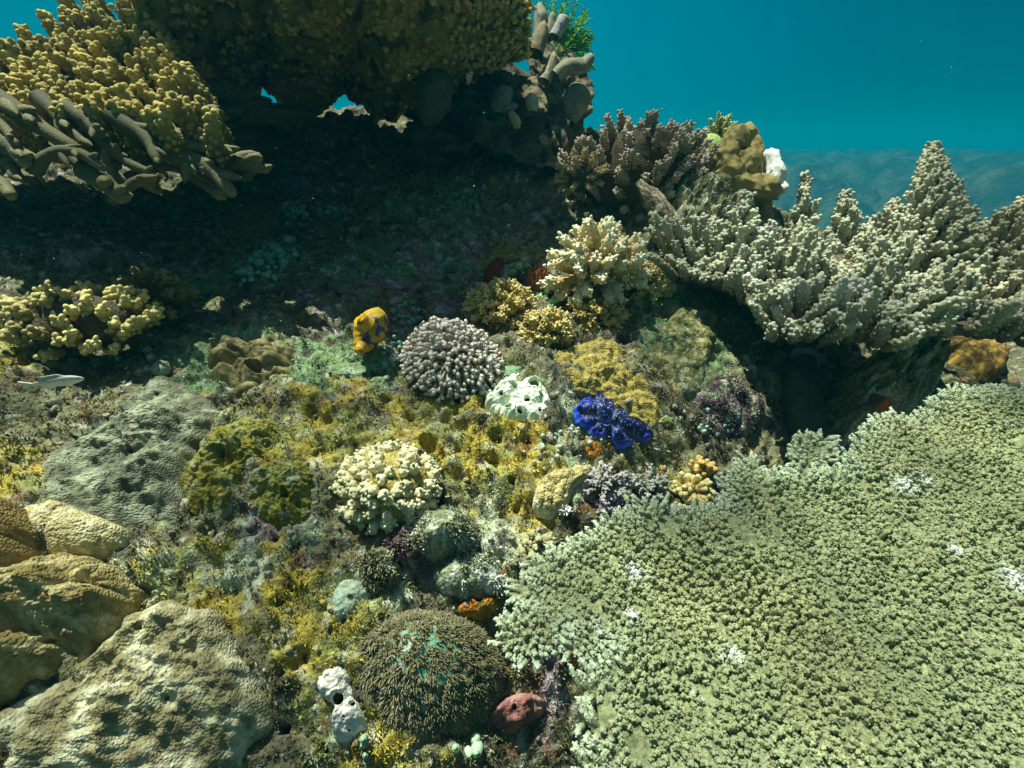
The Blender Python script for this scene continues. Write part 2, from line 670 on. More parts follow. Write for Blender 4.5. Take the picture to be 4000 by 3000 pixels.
def reef_col(a, b):
    n1 = fbm(a, b, 0.11, 4, 30, .6)
    n2 = fbm(a, b, 0.05, 4, 34, .65)
    n3 = fbm(a, b, 0.022, 3, 38, .65)
    n4 = fbm(a, b, 0.07, 4, 42, .6)
    c = np.ones(np.shape(a) + (3,)) * C(.150, .142, .070)
    c = lerp(c, C(.100, .092, .055), sstep(-.1, .5, n1)[..., None])
    g = zw(Z_GREEN, a, b)
    c = lerp(c, C(.15, .23, .105), sstep(.22, .55, g * .8 + .3 * n4)[..., None])
    o = zw(Z_OCHRE, a, b)
    m = sstep(.30, .55, o * .75 + .35 * n2 + .12 * n1)
    c = lerp(c, lerp(C(.33, .26, .04), C(.24, .235, .07), sstep(-.3, .4, n4)[..., None]), m[..., None])
    p = zw(Z_PALE, a, b)
    m = sstep(.38, .62, p * .6 + .42 * n4 + .1 * n3)
    c = lerp(c, lerp(C(.44, .47, .33), C(.28, .31, .17), sstep(-.35, .3, n2)[..., None]), m[..., None])
    l = zw(Z_LILAC, a, b)
    m = sstep(.42, .62, l * .55 + .45 * n1 + .15 * n3)
    c = lerp(c, lerp(C(.30, .24, .25), C(.18, .12, .10), sstep(-.2, .4, n2)[..., None]), m[..., None])
    # small encrusting dots: white, rust, dark
    m = sstep(.42, .55, fbm(a, b, .028, 3, 50, .6))
    c = lerp(c, C(.44, .45, .36), (m * .55)[..., None])
    m = sstep(.55, .66, fbm(a, b, .05, 3, 53, .6))
    c = lerp(c, C(.20, .08, .03), (m * .5)[..., None])
    m = sstep(.38, .6, fbm(a, b, .035, 3, 56, .65))
    c = lerp(c, C(.035, .03, .022), (m * .75)[..., None])
    return c * (1 + .35 * n3)[..., None]


def axis_steps(lo, hi, step, far_lo, far_hi):
    core = np.arange(lo, hi, step)
    out_hi, x, s = [], hi, step
    while x < far_hi:
        out_hi.append(x)
        s *= 1.12
        x += s
    out_lo, x, s = [], lo - step, step
    while x > far_lo:
        out_lo.append(x)
        s *= 1.12
        x -= s
    return np.concatenate([out_lo[::-1], core, out_hi])


ga = axis_steps(-1.7, 1.9, 0.0042, -5.0, 6.0)
gb = axis_steps(-0.12, 2.05, 0.0042, -2.2, 6.0)
GA, GB = np.meshgrid(ga, gb, indexing='ij')
Hgrid = Ht(GA, GB)
obt = obj('terrain', from_abh(GA, GB, Hgrid).reshape(-1, 3), gridfaces(len(ga), len(gb), False), reef_col(GA, GB).reshape(-1, 3), M_ROCK)
tag(obt, 'rugged reef slope of algae covered rock', kind='structure')

# far sea floor, falling away beyond the reef edge
sx = np.sign(np.linspace(-1, 1, 300)) * np.abs(np.linspace(-1, 1, 300)) ** 1.8 * 110
sy = -6 + 130 * np.linspace(0, 1, 330) ** 1.7
SX, SY = np.meshgrid(sx, sy, indexing='ij')
SZ = -4.0 + 3.0 * sstep(8, 28, SY + 0.25 * SX) + .55 * fbm(SX, SY, 7.0, 2, 79) - .012 * np.maximum(0, SY - 60)
SZ = SZ + 1.9 * np.exp(-(((SX - 14.0) / 4.2) ** 2 + ((SY - 13.5) / 3.2) ** 2))
SZ = SZ + .9 * np.exp(-(((SX - 8.5) / 3.0) ** 2 + ((SY - 16.5) / 3.0) ** 2))
SZ = SZ + .40 * fbm(SX, SY, 2.6, 3, 80) + .26 * ridged(SX, SY, 1.1, 3, 84) + .22 * fbm(SX, SY, .45, 3, 88)
sc_ = lerp(C(.012, .015, .008), C(.085, .095, .055), sstep(-.2, .5, fbm(SX, SY, .7, 4, 90, .65))[..., None])
sc_ = lerp(sc_, C(.018, .022, .014), sstep(.1, .5, fbm(SX, SY, 1.3, 3, 95, .6))[..., None])
M_BED = skin('sea_floor', 3, .5, 1.0, 3.5, .3)
osb = obj('seabed', 2 * np.stack([SX, SY, SZ], -1).reshape(-1, 3), gridfaces(300, 330, False), sc_.reshape(-1, 3), M_BED)
tag(osb, 'distant sea floor dotted with coral lumps', kind='structure')


# the water itself, one even body round everything
def make_haze():
    x0, x1, y0, y1, z0, z1 = -230, 230, -20, 260, -26.0, 3.0
    V = np.array([(x, y, z) for x in (x0, x1) for y in (y0, y1) for z in (z0, z1)], float)
    Fq = [(0, 1, 3, 2), (4, 6, 7, 5), (0, 4, 5, 1), (2, 3, 7, 6), (0, 2, 6, 4), (1, 5, 7, 3)]
    m = bpy.data.materials.new('sea_water')
    m.use_nodes = True
    n = m.node_tree
    n.nodes.clear()
    o = n.nodes.new('ShaderNodeOutputMaterial')
    pv = n.nodes.new('ShaderNodeVolumePrincipled')
    pv.inputs['Color'].default_value = (0.0, 0.45, 0.60, 1)
    pv.inputs['Density'].default_value = 0.021
    pv.inputs['Anisotropy'].default_value = 0.3
    n.links.new(pv.outputs[0], o.inputs['Volume'])
    h = obj('haze', V, Fq, None, m, None, False)
    tag(h, 'clear blue green sea water', kind='stuff')


make_haze()


# unseen sheet for the sea surface, added so its painted transparency dapples the sunlight
def make_dapple_sheet():
    m = bpy.data.materials.new('dapple_pattern')
    m.use_nodes = True
    n = m.node_tree
    n.nodes.clear()
    L = n.links
    o = n.nodes.new('ShaderNodeOutputMaterial')
    tcd = n.nodes.new('ShaderNodeTexCoord')
    mp = n.nodes.new('ShaderNodeMapping')
    mp.inputs['Location'].default_value = (0.1, -0.48, 0.0)
    L.new(tcd.outputs['Object'], mp.inputs['Vector'])
    nz = n.nodes.new('ShaderNodeTexNoise')
    nz.inputs['Scale'].default_value = 2.2
    nz.inputs['Detail'].default_value = 1.0
    L.new(mp.outputs[0], nz.inputs['Vector'])
    mx = n.nodes.new('ShaderNodeMix')
    mx.data_type = 'VECTOR'
    mx.inputs[0].default_value = 0.16
    L.new(mp.outputs[0], mx.inputs[4])
    L.new(nz.outputs['Color'], mx.inputs[5])
    vo = n.nodes.new('ShaderNodeTexVoronoi')
    vo.feature = 'SMOOTH_F1'
    vo.inputs['Scale'].default_value = 4.6
    vo.inputs['Smoothness'].default_value = 0.25
    L.new(mx.outputs[1], vo.inputs['Vector'])
    r = n.nodes.new('ShaderNodeMapRange')
    r.interpolation_type = 'SMOOTHSTEP'
    r.inputs[1].default_value = 0.15
    r.inputs[2].default_value = 0.62
    r.inputs[3].default_value = 0.52
    r.inputs[4].default_value = 1.40
    L.new(vo.outputs['Distance'], r.inputs[0])
    tb = n.nodes.new('ShaderNodeBsdfTransparent')
    L.new(r.outputs[0], tb.inputs['Color'])
    L.new(tb.outputs[0], o.inputs['Surface'])
    g = np.linspace(-17, 17, 140)
    X, Y = np.meshgrid(g, g, indexing='ij')
    Z = 3.6 + .05 * fbm(X, Y, 1.3, 3, 110)
    s = obj('dapple_sheet', np.stack([X, Y, Z], -1).reshape(-1, 3), gridfaces(140, 140, False), None, m)
    tag(s, 'unseen sheet added overhead for the sea surface, patterned to dapple sunlight', kind='structure')


make_dapple_sheet()


# ================================================================== mounds: crusts, sponges, boulders
def smooth_outline(px, n=200, wig=0.03, seed=0, off=0.0):
    """closed pixel outline -> smooth (a,b) outline on the slope"""
    px = np.array(px, float)
    a, b, D = hit(px[:, 0], px[:, 1], True, off)
    q = np.stack([a, b], 1)
    m = len(q)
    t = np.arange(n) * m / n
    i = np.floor(t).astype(int)
    f = (t - i)[:, None]
    p0, p1, p2, p3 = q[(i - 1) % m], q[i % m], q[(i + 1) % m], q[(i + 2) % m]
    o = .5 * (2 * p1 + (p2 - p0) * f + (2 * p0 - 5 * p1 + 4 * p2 - p3) * f ** 2 + (3 * p1 - p0 - 3 * p2 + p3) * f ** 3)
    c = o.mean(0)
    ang = np.arctan2(*(o - c).T[::-1])
    k = 1 + wig * fbm(np.cos(ang) * 3 + seed, np.sin(ang) * 3, 1.0, 3, 120 + seed % 20)
    return c, c + (o - c) * k[:, None], float(D.mean())


GROWTH = []                                            # mounds that carry turf


class Mound:
    def __init__(self, px, height, lumps=(), pits=(), prof=(2.6, 2.0), nr=70, na=200, seed=0, wig=.04, sink=.012, lip=0.0, dome=0.0, over=0.0, rough=.0022, opened=False):
        c, o, D = smooth_outline(px, na, wig, seed, height * .55)
        self.D = D
        r = np.concatenate([np.linspace(0, .82, nr - 14, endpoint=False), 1 - .18 * (1 - np.linspace(0, 1, 14)) ** 1.6])
        Rr = r[:, None] * np.ones((1, na))
        q = c + (o - c)[None] * Rr[..., None]
        a, b = q[..., 0], q[..., 1]
        p, s = prof
        prf = np.maximum(0, 1 - Rr ** p) ** (1 / s)
        h = height * prf + dome * (1 - Rr ** 2)
        for amp, scale, kind in lumps:
            if kind == 'fbm':
                d = fbm(a, b, scale, 3, 130 + seed % 30)
            elif kind == 'ridge':
                d = ridged(a, b, scale, 2, 160 + seed % 30)
            else:                                          # rounded bosses
                wd, wv = worley(a + .3 * scale * pnoise(a / scale, b / scale, 190), b, scale, 200 + seed % 9)
                d = (.42 - wd * wd * 1.15) * (.5 + wv)
            h = h + amp * d * np.minimum(1, prf * 1.4)
        h = h + rough * fbm(a, b, .012, 3, 210) * np.minimum(1, prf * 2)
        self.pit = np.zeros(a.shape)
        for (u, v, rp, dep) in pits:
            aa, bb, pD = hit(u, v, True, height)
            ra = rp / 2000 * pD[0]
            d = np.hypot(a - aa[0], (b - bb[0]))
            w = np.exp(-(d / ra) ** 8)
            self.pit = np.maximum(self.pit, w)
            h = h - dep * (.45 if opened else 1.8) * w + .22 * ra * np.exp(-((d / ra - 1.15) / .28) ** 2)
        h = np.where(Rr >= .999, -sink, h)
        h = h + lip * np.exp(-((Rr - .93) / .05) ** 2)
        base = Hs(a, b)
        self.V = from_abh(a, b, base + h)
        self.a, self.b, self.r, self.h = a, b, Rr, h
        if over:                                           # the rim spreads out beyond its foot
            cdir = nrm((self.V - self.V[0, 0]))
            self.V = self.V + cdir * (over * np.sin(np.clip(Rr, 0, 1) * np.pi) ** 1.0)[..., None]
        self.F = gridfaces(len(r), na)
        if opened:                                         # the marks are real holes into the hollow below
            pf = self.pit.ravel()[self.F]
            self.F = self.F[pf.min(1) < .45]
        self.centre = self.V[0, 0]

    def build(self, name, cfn, mat, parent=None):
        return obj(name, self.V.reshape(-1, 3), self.F, cfn(self).reshape(-1, 3), mat, parent)

    def scatter(self, n, rmax=.97, seed=0, spacing=0.0):
        """n points and normals spread over the surface"""
        g = np.random.default_rng(300 + seed)
        dr = np.gradient(self.V, axis=0)
        da = np.gradient(self.V, axis=1)
        N = np.cross(dr, da)
        ar = np.linalg.norm(N, axis=-1) * (self.r < rmax)
        N = nrm(N)
        N = np.where((N @ AN)[..., None] < 0, -N, N)
        p = (ar / ar.sum()).ravel()
        idx = g.choice(p.size, n * (8 if spacing else 1), p=p)
        V, N = self.V.reshape(-1, 3), N.reshape(-1, 3)
        pts = V[idx] + dr.reshape(-1, 3)[idx] * (g.random((len(idx), 1)) - .5) + da.reshape(-1, 3)[idx] * (g.random((len(idx), 1)) - .5)
        N = N[idx]
        if spacing:
            keep = poisson(pts, spacing, n)
            pts, N, idx = pts[keep], N[keep], idx[keep]
        return pts, N, self.r.ravel()[idx]


def poisson(pts, s, most=10 ** 9):
    """greedy spacing with a hash grid"""
    cells = {}
    keep = []
    q = np.floor(pts / s).astype(int)
    for i in range(len(pts)):
        x, y, z = q[i]
        ok = True
        for dx in (-1, 0, 1):
            for dy in (-1, 0, 1):
                for dz in (-1, 0, 1):
                    for j in cells.get((x + dx, y + dy, z + dz), ()):
                        d = pts[i] - pts[j]
                        if d @ d < s * s:
                            ok = False
                            break
                    if not ok:
                        break
                if not ok:
                    break
            if not ok:
                break
        if ok:
            cells.setdefault((x, y, z), []).append(i)
            keep.append(i)
            if len(keep) >= most:
                break
    return np.array(keep)


def flat(c, var=.25, scale=.03, c2=None, seed=0):
    c = C(*c)

    def f(m):
        n = fbm(m.a, m.b, scale, 4, 220 + seed % 30, .6)
        out = np.ones(m.a.shape + (3,)) * c
        if c2 is not None:
            out = lerp(out, C(*c2), sstep(-.15, .45, n)[..., None])
        return out * (1 + var * n)[..., None]
    return f


# ------------------------------------------------------------------ bushes of branching coral
def hemi(n, cmin, g, jit=.12):
    i = np.arange(n) + .5
    z = 1 - (1 - cmin) * i / n
    ph = i * 2.39996 + g.random() * 6
    s = np.sqrt(np.maximum(0, 1 - z * z))
    d = np.stack([s * np.cos(ph), s * np.sin(ph), z], 1) + g.normal(0, jit, (n, 3))
    return nrm(d)


def bush(name, label, cat, centre, axis, rx, ry, rz, n, cmin=0.0, flen=.55, r0=.006, r1=.004, nk=20, kl=.006, kr=.0022, c0=(.2, .15, .05),
         c1=(.5, .4, .2), mat=None, sub=0, spread=.3, up=.0, core=.5, cc=(.06, .05, .025), seed=0, part='branch', ex=None, jit=.12, rj=.12, vert=0.0,
         tippow=1.6, ktip=.5, group=None, kout=.8, ns=7, ks=5):
    g = np.random.default_rng(400 + seed)
    mat = mat or M_CORAL
    axis = nrm(np.asarray(axis, float))
    ex = nrm(np.cross(C(0, 1, .2) if ex is None else ex, axis))
    ey = np.cross(axis, ex)
    M = np.stack([ex, ey, axis])
    root = thing(name, label, cat, np.asarray(centre), group)
    d = hemi(n, cmin, g, jit)
    sc3 = np.array([rx, ry, rz])
    rad = 1 - rj * g.random((n, 1))
    tip = centre + (d * sc3 * rad) @ M
    b0 = centre + (d * sc3 * rad * (1 - flen) * np.array([1, 1, .8])) @ M
    if vert:
        ll = np.linalg.norm(tip - b0, axis=1)[:, None]
        b0 = tip - nrm(lerp(nrm(tip - b0), axis, vert)) * ll
    bend = -axis * (up * np.linalg.norm(tip - b0, axis=1))[:, None] + g.normal(0, .04, (n, 3)) * np.linalg.norm(tip - b0, axis=1)[:, None]
    c0 = C(*c0) * (1 + .18 * g.normal(size=(n, 1)))
    c1 = C(*c1) * (1 + .12 * g.normal(size=(n, 1)))
    if core:
        V, Fq = blobv(centre, rx * core, ry * core, rz * core, M, amp=.2, freq=3, seed=seed)
        obj('base', V, Fq, C(*cc), M_ROCK, root)
    rs = r0 * (.85 + .3 * g.random(n))
    if not sub:
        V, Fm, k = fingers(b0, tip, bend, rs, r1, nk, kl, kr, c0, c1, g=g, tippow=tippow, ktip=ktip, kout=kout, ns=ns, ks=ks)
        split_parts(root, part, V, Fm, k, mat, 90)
    else:
        L = np.linalg.norm(tip - b0, axis=1)
        mid = b0 * .45 + tip * .55 + bend * .9
        grp = np.arange(n)
        V, Fm, k = fingers(b0, mid, bend * .5, rs * 1.25, rs, max(2, nk // 2), kl, kr, c0, lerp(c0, c1, .35), g=g, kout=kout, ns=ns, ks=ks)
        gr = np.repeat(grp, sub)
        off = g.normal(0, 1, (n * sub, 3))
        p1 = mid[gr] + (tip - b0)[gr] * (.24 + .18 * g.random((n * sub, 1))) + off * (spread * L[gr] * .5)[:, None] + axis * (up * L[gr] * .4)[:, None]
        lc = ((p1 - centre) @ M.T) / sc3
        ln_ = np.linalg.norm(lc, axis=1, keepdims=True)
        lc = np.where(ln_ > 1, lc / ln_ * g.uniform(.93, 1.04, ln_.shape), lc)
        p1 = centre + (lc * sc3) @ M
        p0 = mid[gr] * .8 + b0[gr] * .2
        V2, Fm2, k2 = fingers(p0, p1, g.normal(0, .05, (n * sub, 3)) * L[gr][:, None], rs[gr] * .95, r1, nk, kl, kr, lerp(c0, c1, .12)[gr], c1[gr],
                              g=g, tippow=tippow, ktip=ktip, kout=kout, ns=ns, ks=ks)
        for i in range(n):
            G_ = Geo()
            G_.addN(V[i:i + 1], Fm, k[i:i + 1])
            m = gr == i
            G_.addN(V2[m], Fm2, k2[m])
            G_.build(part, mat, root)
    return root


# ------------------------------------------------------------------ table corals
def inside(poly, x, y):
    c = np.zeros(x.shape, bool)
    j = len(poly) - 1
    for i in range(len(poly)):
        xi, yi = poly[i]
        xj, yj = poly[j]
        c ^= ((yi > y) != (yj > y)) & (x < (xj - xi) * (y - yi) / (yj - yi + 1e-12) + xi)
        j = i
    return c


def edge_dist(poly, x, y):
    best = np.full(x.shape, 9.)
    nx = np.zeros(x.shape)
    ny = np.zeros(x.shape)
    for i in range(len(poly)):
        p, q = poly[i], poly[(i + 1) % len(poly)]
        d = q - p
        t = np.clip(((x - p[0]) * d[0] + (y - p[1]) * d[1]) / (d @ d + 1e-12), 0, 1)
        dx, dy = p[0] + t * d[0] - x, p[1] + t * d[1] - y
        r = np.hypot(dx, dy)
        m = r < best
        best = np.where(m, r, best)
        nx = np.where(m, dx / (r + 1e-9), nx)
        ny = np.where(m, dy / (r + 1e-9), ny)
    return best, nx, ny


class Table:
    """a plate lying on the plane z = z0 + sx x + sy y with a px outline"""

    def __init__(self, z0, sx, sy, px, wave=.02, seed=0):
        self.z0, self.sx, self.sy, self.wave, self.seed = z0, sx, sy, wave, seed
        px = np.array(px, float)
        dirs = P(px[:, 0], px[:, 1], np.ones(len(px)))
        D = z0 / (dirs[:, 2] - sx * dirs[:, 0] - sy * dirs[:, 1])
        self.poly = (dirs * D[:, None])[:, :2]
        self.up = nrm(C(-sx, -sy, 1))

    def onpx(self, u, v):
        d = P(u, v, 1.0)
        D = self.z0 / (d[2] - self.sx * d[0] - self.sy * d[1])
        return (d * D)[:2]

    def z(self, x, y):
        return self.z0 + self.sx * x + self.sy * y + self.wave * fbm(x, y, .2, 3, 240 + self.seed)

    def points(self, s, margin=0.0):
        lo, hi = self.poly.min(0), self.poly.max(0)
        g = np.random.default_rng(500 + self.seed)
        X, Y = np.meshgrid(np.arange(lo[0], hi[0], s), np.arange(lo[1], hi[1], s * .87), indexing='ij')
        X = X + (np.arange(X.shape[1]) % 2) * s * .5
        X = (X + g.normal(0, s * .2, X.shape)).ravel()
        Y = (Y + g.normal(0, s * .2, Y.shape)).ravel()
        m = inside(self.poly, X, Y)
        X, Y = X[m], Y[m]
        d, nx, ny = edge_dist(self.poly, X, Y)
        m = d > margin
        return X[m], Y[m], d[m], nx[m], ny[m]

    def plate(self, name, root, thick, c, mat, s=.009, under=None):
        lo, hi = self.poly.min(0) - s, self.poly.max(0) + s
        X, Y = np.meshgrid(np.arange(lo[0], hi[0], s), np.arange(lo[1], hi[1], s), indexing='ij')
        m = inside(self.poly, X, Y)
        d, _, _ = edge_dist(self.poly, X, Y)
        Z = self.z(X, Y)
        t = thick * np.minimum(1, .25 + d / .09)
        n1, n2 = X.shape
        top = np.stack([X, Y, Z - .002 + .003 * fbm(X, Y, .03, 2, 250)], -1).reshape(-1, 3)
        bot = np.stack([X, Y, Z - t + .006 * fbm(X, Y, .05, 2, 252)], -1).reshape(-1, 3)
        i, j = np.meshgrid(np.arange(n1 - 1), np.arange(n2 - 1), indexing='ij')
        cell = m[:-1, :-1] & m[1:, :-1] & m[:-1, 1:] & m[1:, 1:]
        q = np.stack([i * n2 + j, (i + 1) * n2 + j, (i + 1) * n2 + j + 1, i * n2 + j + 1], -1)[cell]
        nb = n1 * n2
        f = [q, q[:, ::-1] + nb]
        pad = np.pad(cell, 1)
        for di, dj, e0, e1 in ((-1, 0, (0, 0), (0, 1)), (1, 0, (1, 1), (1, 0)), (0, -1, (1, 0), (0, 0)), (0, 1, (0, 1), (1, 1))):
            nbm = pad[1 + di:n1 + di, 1 + dj:n2 + dj]
            b = cell & ~nbm
            ii, jj = i[b], j[b]
            va = (ii + e0[0]) * n2 + jj + e0[1]
            vb = (ii + e1[0]) * n2 + jj + e1[1]
            f.append(np.stack([va, vb, vb + nb, va + nb], -1))
        f = np.concatenate(f)
        V = np.concatenate([top, bot])
        used, inv = np.unique(f, return_inverse=True)
        c = C(*c)
        cc = c * (1 + .3 * fbm(V[used, 0], V[used, 1], .05, 3, 255))[:, None]
        return obj(name, V[used], inv.reshape(f.shape), cc, mat, root)


# ================================================================== the corals
# -- huge sage green table coral filling the lower right corner
def front_table():
    px = [(2255, 3150), (2240, 2960), (2330, 2900), (2260, 2830), (2330, 2760), (2240, 2680), (2330, 2620), (2400, 2540), (2290, 2600), (2200, 2560), (2230, 2480),
          (2140, 2560), (2060, 2590), (1960, 2530), (1945, 2470), (2020, 2400), (2100, 2370), (2010, 2300), (2010, 2240), (2080, 2250), (2060, 2170), (2200, 2150), (2290, 2100),
          (2380, 2010), (2460, 2020), (2500, 1960), (2600, 2010), (2720, 2000), (2830, 1960), (2840, 1860), (2920, 1760), (2990, 1790), (3000, 1850),
          (3080, 1850), (3110, 1720), (3150, 1690), (3240, 1700), (3250, 1780), (3180, 1850), (3290, 1860), (3340, 1760), (3430, 1640), (3560, 1620), (3700, 1530),
          (3900, 1520), (4200, 1500), (4700, 1700), (4800, 3200)]
    t = Table(-.640, 0.02, .27, px, .020, 1)
    root = thing('table_coral', 'huge sage green table coral filling the lower right corner', 'coral', (*t.onpx(2900, 2500), -.62))
    t.plate('plate', root, .022, (.21, .225, .11), M_ROCK)
    X, Y, d, nx, ny = t.points(.0064)
    g = np.random.default_rng(21)
    keep = np.ones(len(X), bool)
    for (u, v, r) in [(2910, 2105, .013), (2610, 2065, .014), (2370, 2770, .011), (3480, 2140, .010), (3560, 2060, .010), (2500, 2900, .012), (3500, 2420, .008), (2760, 2700, .008), (3250, 2300, .008)]:
        q = t.onpx(u, v)
        keep &= np.hypot(X - q[0], (Y - q[1]) * .8) > r
    keep &= fbm(X, Y, .055, 3, 260) > -.9
    X, Y, d, nx, ny = X[keep], Y[keep], d[keep], nx[keep], ny[keep]
    patch = fbm(X, Y, .12, 3, 262)
    q = t.onpx(3300, 3300)
    rows = fbm(np.arctan2(Y - q[1], X - q[0]) * 20, np.hypot(X - q[0], Y - q[1]) * 8, 1.0, 3, 263)
    kr_ = (rows > -.62) | (d < .02)
    X, Y, d, nx, ny, patch, rows = X[kr_], Y[kr_], d[kr_], nx[kr_], ny[kr_], patch[kr_], rows[kr_]
    N = len(X)
    Z = t.z(X, Y)
    base = np.stack([X, Y, Z - .004], 1)
    e = np.exp(-d / .014)[:, None]
    out = np.stack([nx, ny, t.sx * nx + t.sy * ny - .1], 1)
    dirs = nrm(t.up + out * e * 1.5 + g.normal(0, .22, (N, 3)) + C(-.10, -.12, 0))
    L = np.maximum(.004, .0092 * (1 + .22 * g.normal(size=N)).clip(.6, 1.5) * (1 + .5 * patch + .75 * rows)) + .008 * e[:, 0]
    tip = base + dirs * L[:, None]
    c0 = C(.200, .215, .100) * (1 + .2 * patch[:, None] + .12 * g.normal(size=(N, 1)))
    c1 = lerp(C(.245, .275, .140), C(.325, .335, .165), sstep(-.2, .5, fbm(X, Y, .3, 2, 265))[:, None]) * (1 + .14 * g.normal(size=(N, 1)))
    c1 = lerp(c1, C(.58, .66, .48), np.clip(e * .9, 0, 1))
    for (u, v, r) in [(2470, 2410, .008), (2330, 2465, .007), (2860, 2560, .010), (3950, 2280, .014), (3720, 2160, .008), (2740, 2710, .008),
                      (3600, 1880, .009), (3520, 1910, .012), (2750, 1960, .010), (2480, 2240, .012)]:
        q = t.onpx(u, v)
        w = np.exp(-(np.hypot(X - q[0], Y - q[1]) / r) ** 2)[:, None]
        c1 = lerp(c1, C(.74, .77, .72), w * .85)
        c0 = lerp(c0, C(.55, .56, .50), w)
    V, Fm, cc = fingers(base, tip, g.normal(0, .0012, (N, 3)), .0036, .0029, 7, .0026, .0015, c0, c1, ns=6, ks=4, t0=.35, kout=.75, g=g, tippow=1.0, ktip=.65)
    split_parts(root, 'branchlet', V, Fm, cc, M_CORAL, 100)


front_table()


# -- bushy plate of knobbly fingers on the right, with two towers
def right_bush():
    px = [(2600, 930), (2700, 880), (2830, 900), (2960, 980), (3080, 950), (3200, 950), (3330, 950), (3450, 930), (3600, 910), (3720, 990), (3800, 1000), (3900, 940), (4300, 900), (4700, 1200), (4300, 1330), (3950, 1320),
          (3720, 1300), (3600, 1240), (3560, 1330), (3450, 1340), (3300, 1290), (3130, 1300), (3000, 1270), (3000, 1210), (2900, 1190), (2850, 1120), (2740, 1110), (2640, 1060)]
    t = Table(-.62, .02, .315, px, .02, 2)
    root = thing('branching_coral', 'broad grey beige bush of knobbly coral fingers with a tall tower', 'coral', (*t.onpx(3300, 1100), -.30))
    t.plate('plate', root, .05, (.12, .10, .055), M_ROCK, .011)
    X, Y, d, nx, ny = t.points(.025)
    g = np.random.default_rng(22)
    N = len(X)
    base = np.stack([X, Y, t.z(X, Y) - .02], 1)
    e = np.exp(-d / .035)[:, None]
    out = np.stack([nx, ny, .25 + 0 * nx], 1)
    dirs = nrm(C(-.03, -.25, 1) + out * e * 1.3 + g.normal(0, .16, (N, 3)))
    wd, wv = worley(X, Y, .105, 11)
    L = (.050 + .012 * g.random(N)) * np.maximum(.30, 2.0 - 2.2 * wd + .35 * wv) * (1 - .15 * sstep(.9, 1.4, X))
    tip = base + dirs * L[:, None]
    # the towers
    tw = []
    for (u0, v0, u1, v1, D, w, n) in [(3580, 1100, 3600, 680, 1.20, .105, 90), (3120, 1000, 3132, 735, 1.22, .012, 10), (3270, 1020, 3285, 830, 1.24, .035, 18),
                                      (3880, 1080, 3960, 880, 1.18, .10, 36), (2880, 980, 2900, 830, 1.15, .028, 10), (3450, 1020, 3470, 850, 1.24, .04, 14)]:
        for k in range(n):
            s = (k + .5) / n
            wk = w * (1 - .75 * s)
            c = P(u0 + (u1 - u0) * s, v0 + (v1 - v0) * s, D)
            ph = k * 2.4
            dr = nrm(C(math.cos(ph), -abs(math.sin(ph)) * .9 - .1, 0) * (1.1 - s) + C(0, 0, .75 + .5 * s))
            p0 = c + dr * wk * .3
            tw.append((p0, c + dr * (wk + .034 + .012 * g.random())))
    base = np.concatenate([base, [q[0] for q in tw]])
    tip = np.concatenate([tip, [q[1] for q in tw]])
    N = len(base)
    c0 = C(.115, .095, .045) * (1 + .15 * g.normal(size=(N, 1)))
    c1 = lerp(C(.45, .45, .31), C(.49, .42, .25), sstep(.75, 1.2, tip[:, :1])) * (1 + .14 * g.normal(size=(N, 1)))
    for (u, v) in [(2930, 1140), (3050, 1200), (3230, 1260), (3330, 1290), (2980, 1010)]:
        q = t.onpx(u, v)
        w = np.exp(-(np.hypot(tip[:, 0] - q[0], tip[:, 1] - q[1]) / .03) ** 2)[:, None]
        c1 = lerp(c1, C(.72, .72, .62), w * .8)
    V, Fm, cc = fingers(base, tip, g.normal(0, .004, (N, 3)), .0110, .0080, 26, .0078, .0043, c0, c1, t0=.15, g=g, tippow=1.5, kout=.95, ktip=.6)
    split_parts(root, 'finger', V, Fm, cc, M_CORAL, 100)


right_bush()

UPW = nrm(C(0, -.15, 1))
# -- bright cream coral fan in the middle
c_, D_ = surf(2330, 1150)
bush('staghorn_coral', 'bright ochre branching coral with cream white tips in the middle', 'coral', P(2320, 1065, D_ - .05), nrm(C(-.02, -.62, .78)), .122, .100, .140, 17, cmin=-.02,
     flen=.80, r0=.0150, r1=.0092, nk=22, kl=.0095, kr=.0035, c0=(.40, .26, .045), c1=(.84, .79, .54), sub=4, spread=.40, up=.05, core=.30, cc=(.25, .15, .03), seed=1, tippow=3.2, ktip=.5, jit=.07)
# -- ochre bushes round it
for i, (u, v, rx, rz, n, lab) in enumerate([
        (1960, 1185, 150, 120, 70, 'ochre bushy coral left of the bright cream coral'),
        (2130, 1275, 115, 95, 50, 'small ochre bushy coral overhanging the hollow above the pale sponge'),
        (2330, 1215, 130, 95, 46, 'brown ochre bushy coral tucked under the bright cream coral'),
        (2510, 1095, 120, 95, 54, 'golden brown bushy coral right of the bright cream coral')]):
    q, D = surf(u, v + 40)
    s = D / 2000
    bush('bushy_coral', lab, 'coral', q + CU * .01, nrm(C(0, -.75, .66)), rx * s, rx * s * .8, rz * s * 1.05, n, cmin=-.1, flen=.55, r0=.0055, r1=.0040, nk=11, kl=.0075, kr=.0024,
         c0=(.25, .165, .025), c1=(.64, .52, .21) if i != 2 else (.52, .41, .15), sub=2, spread=.55, core=.55, cc=(.11, .07, .015), seed=10 + i)
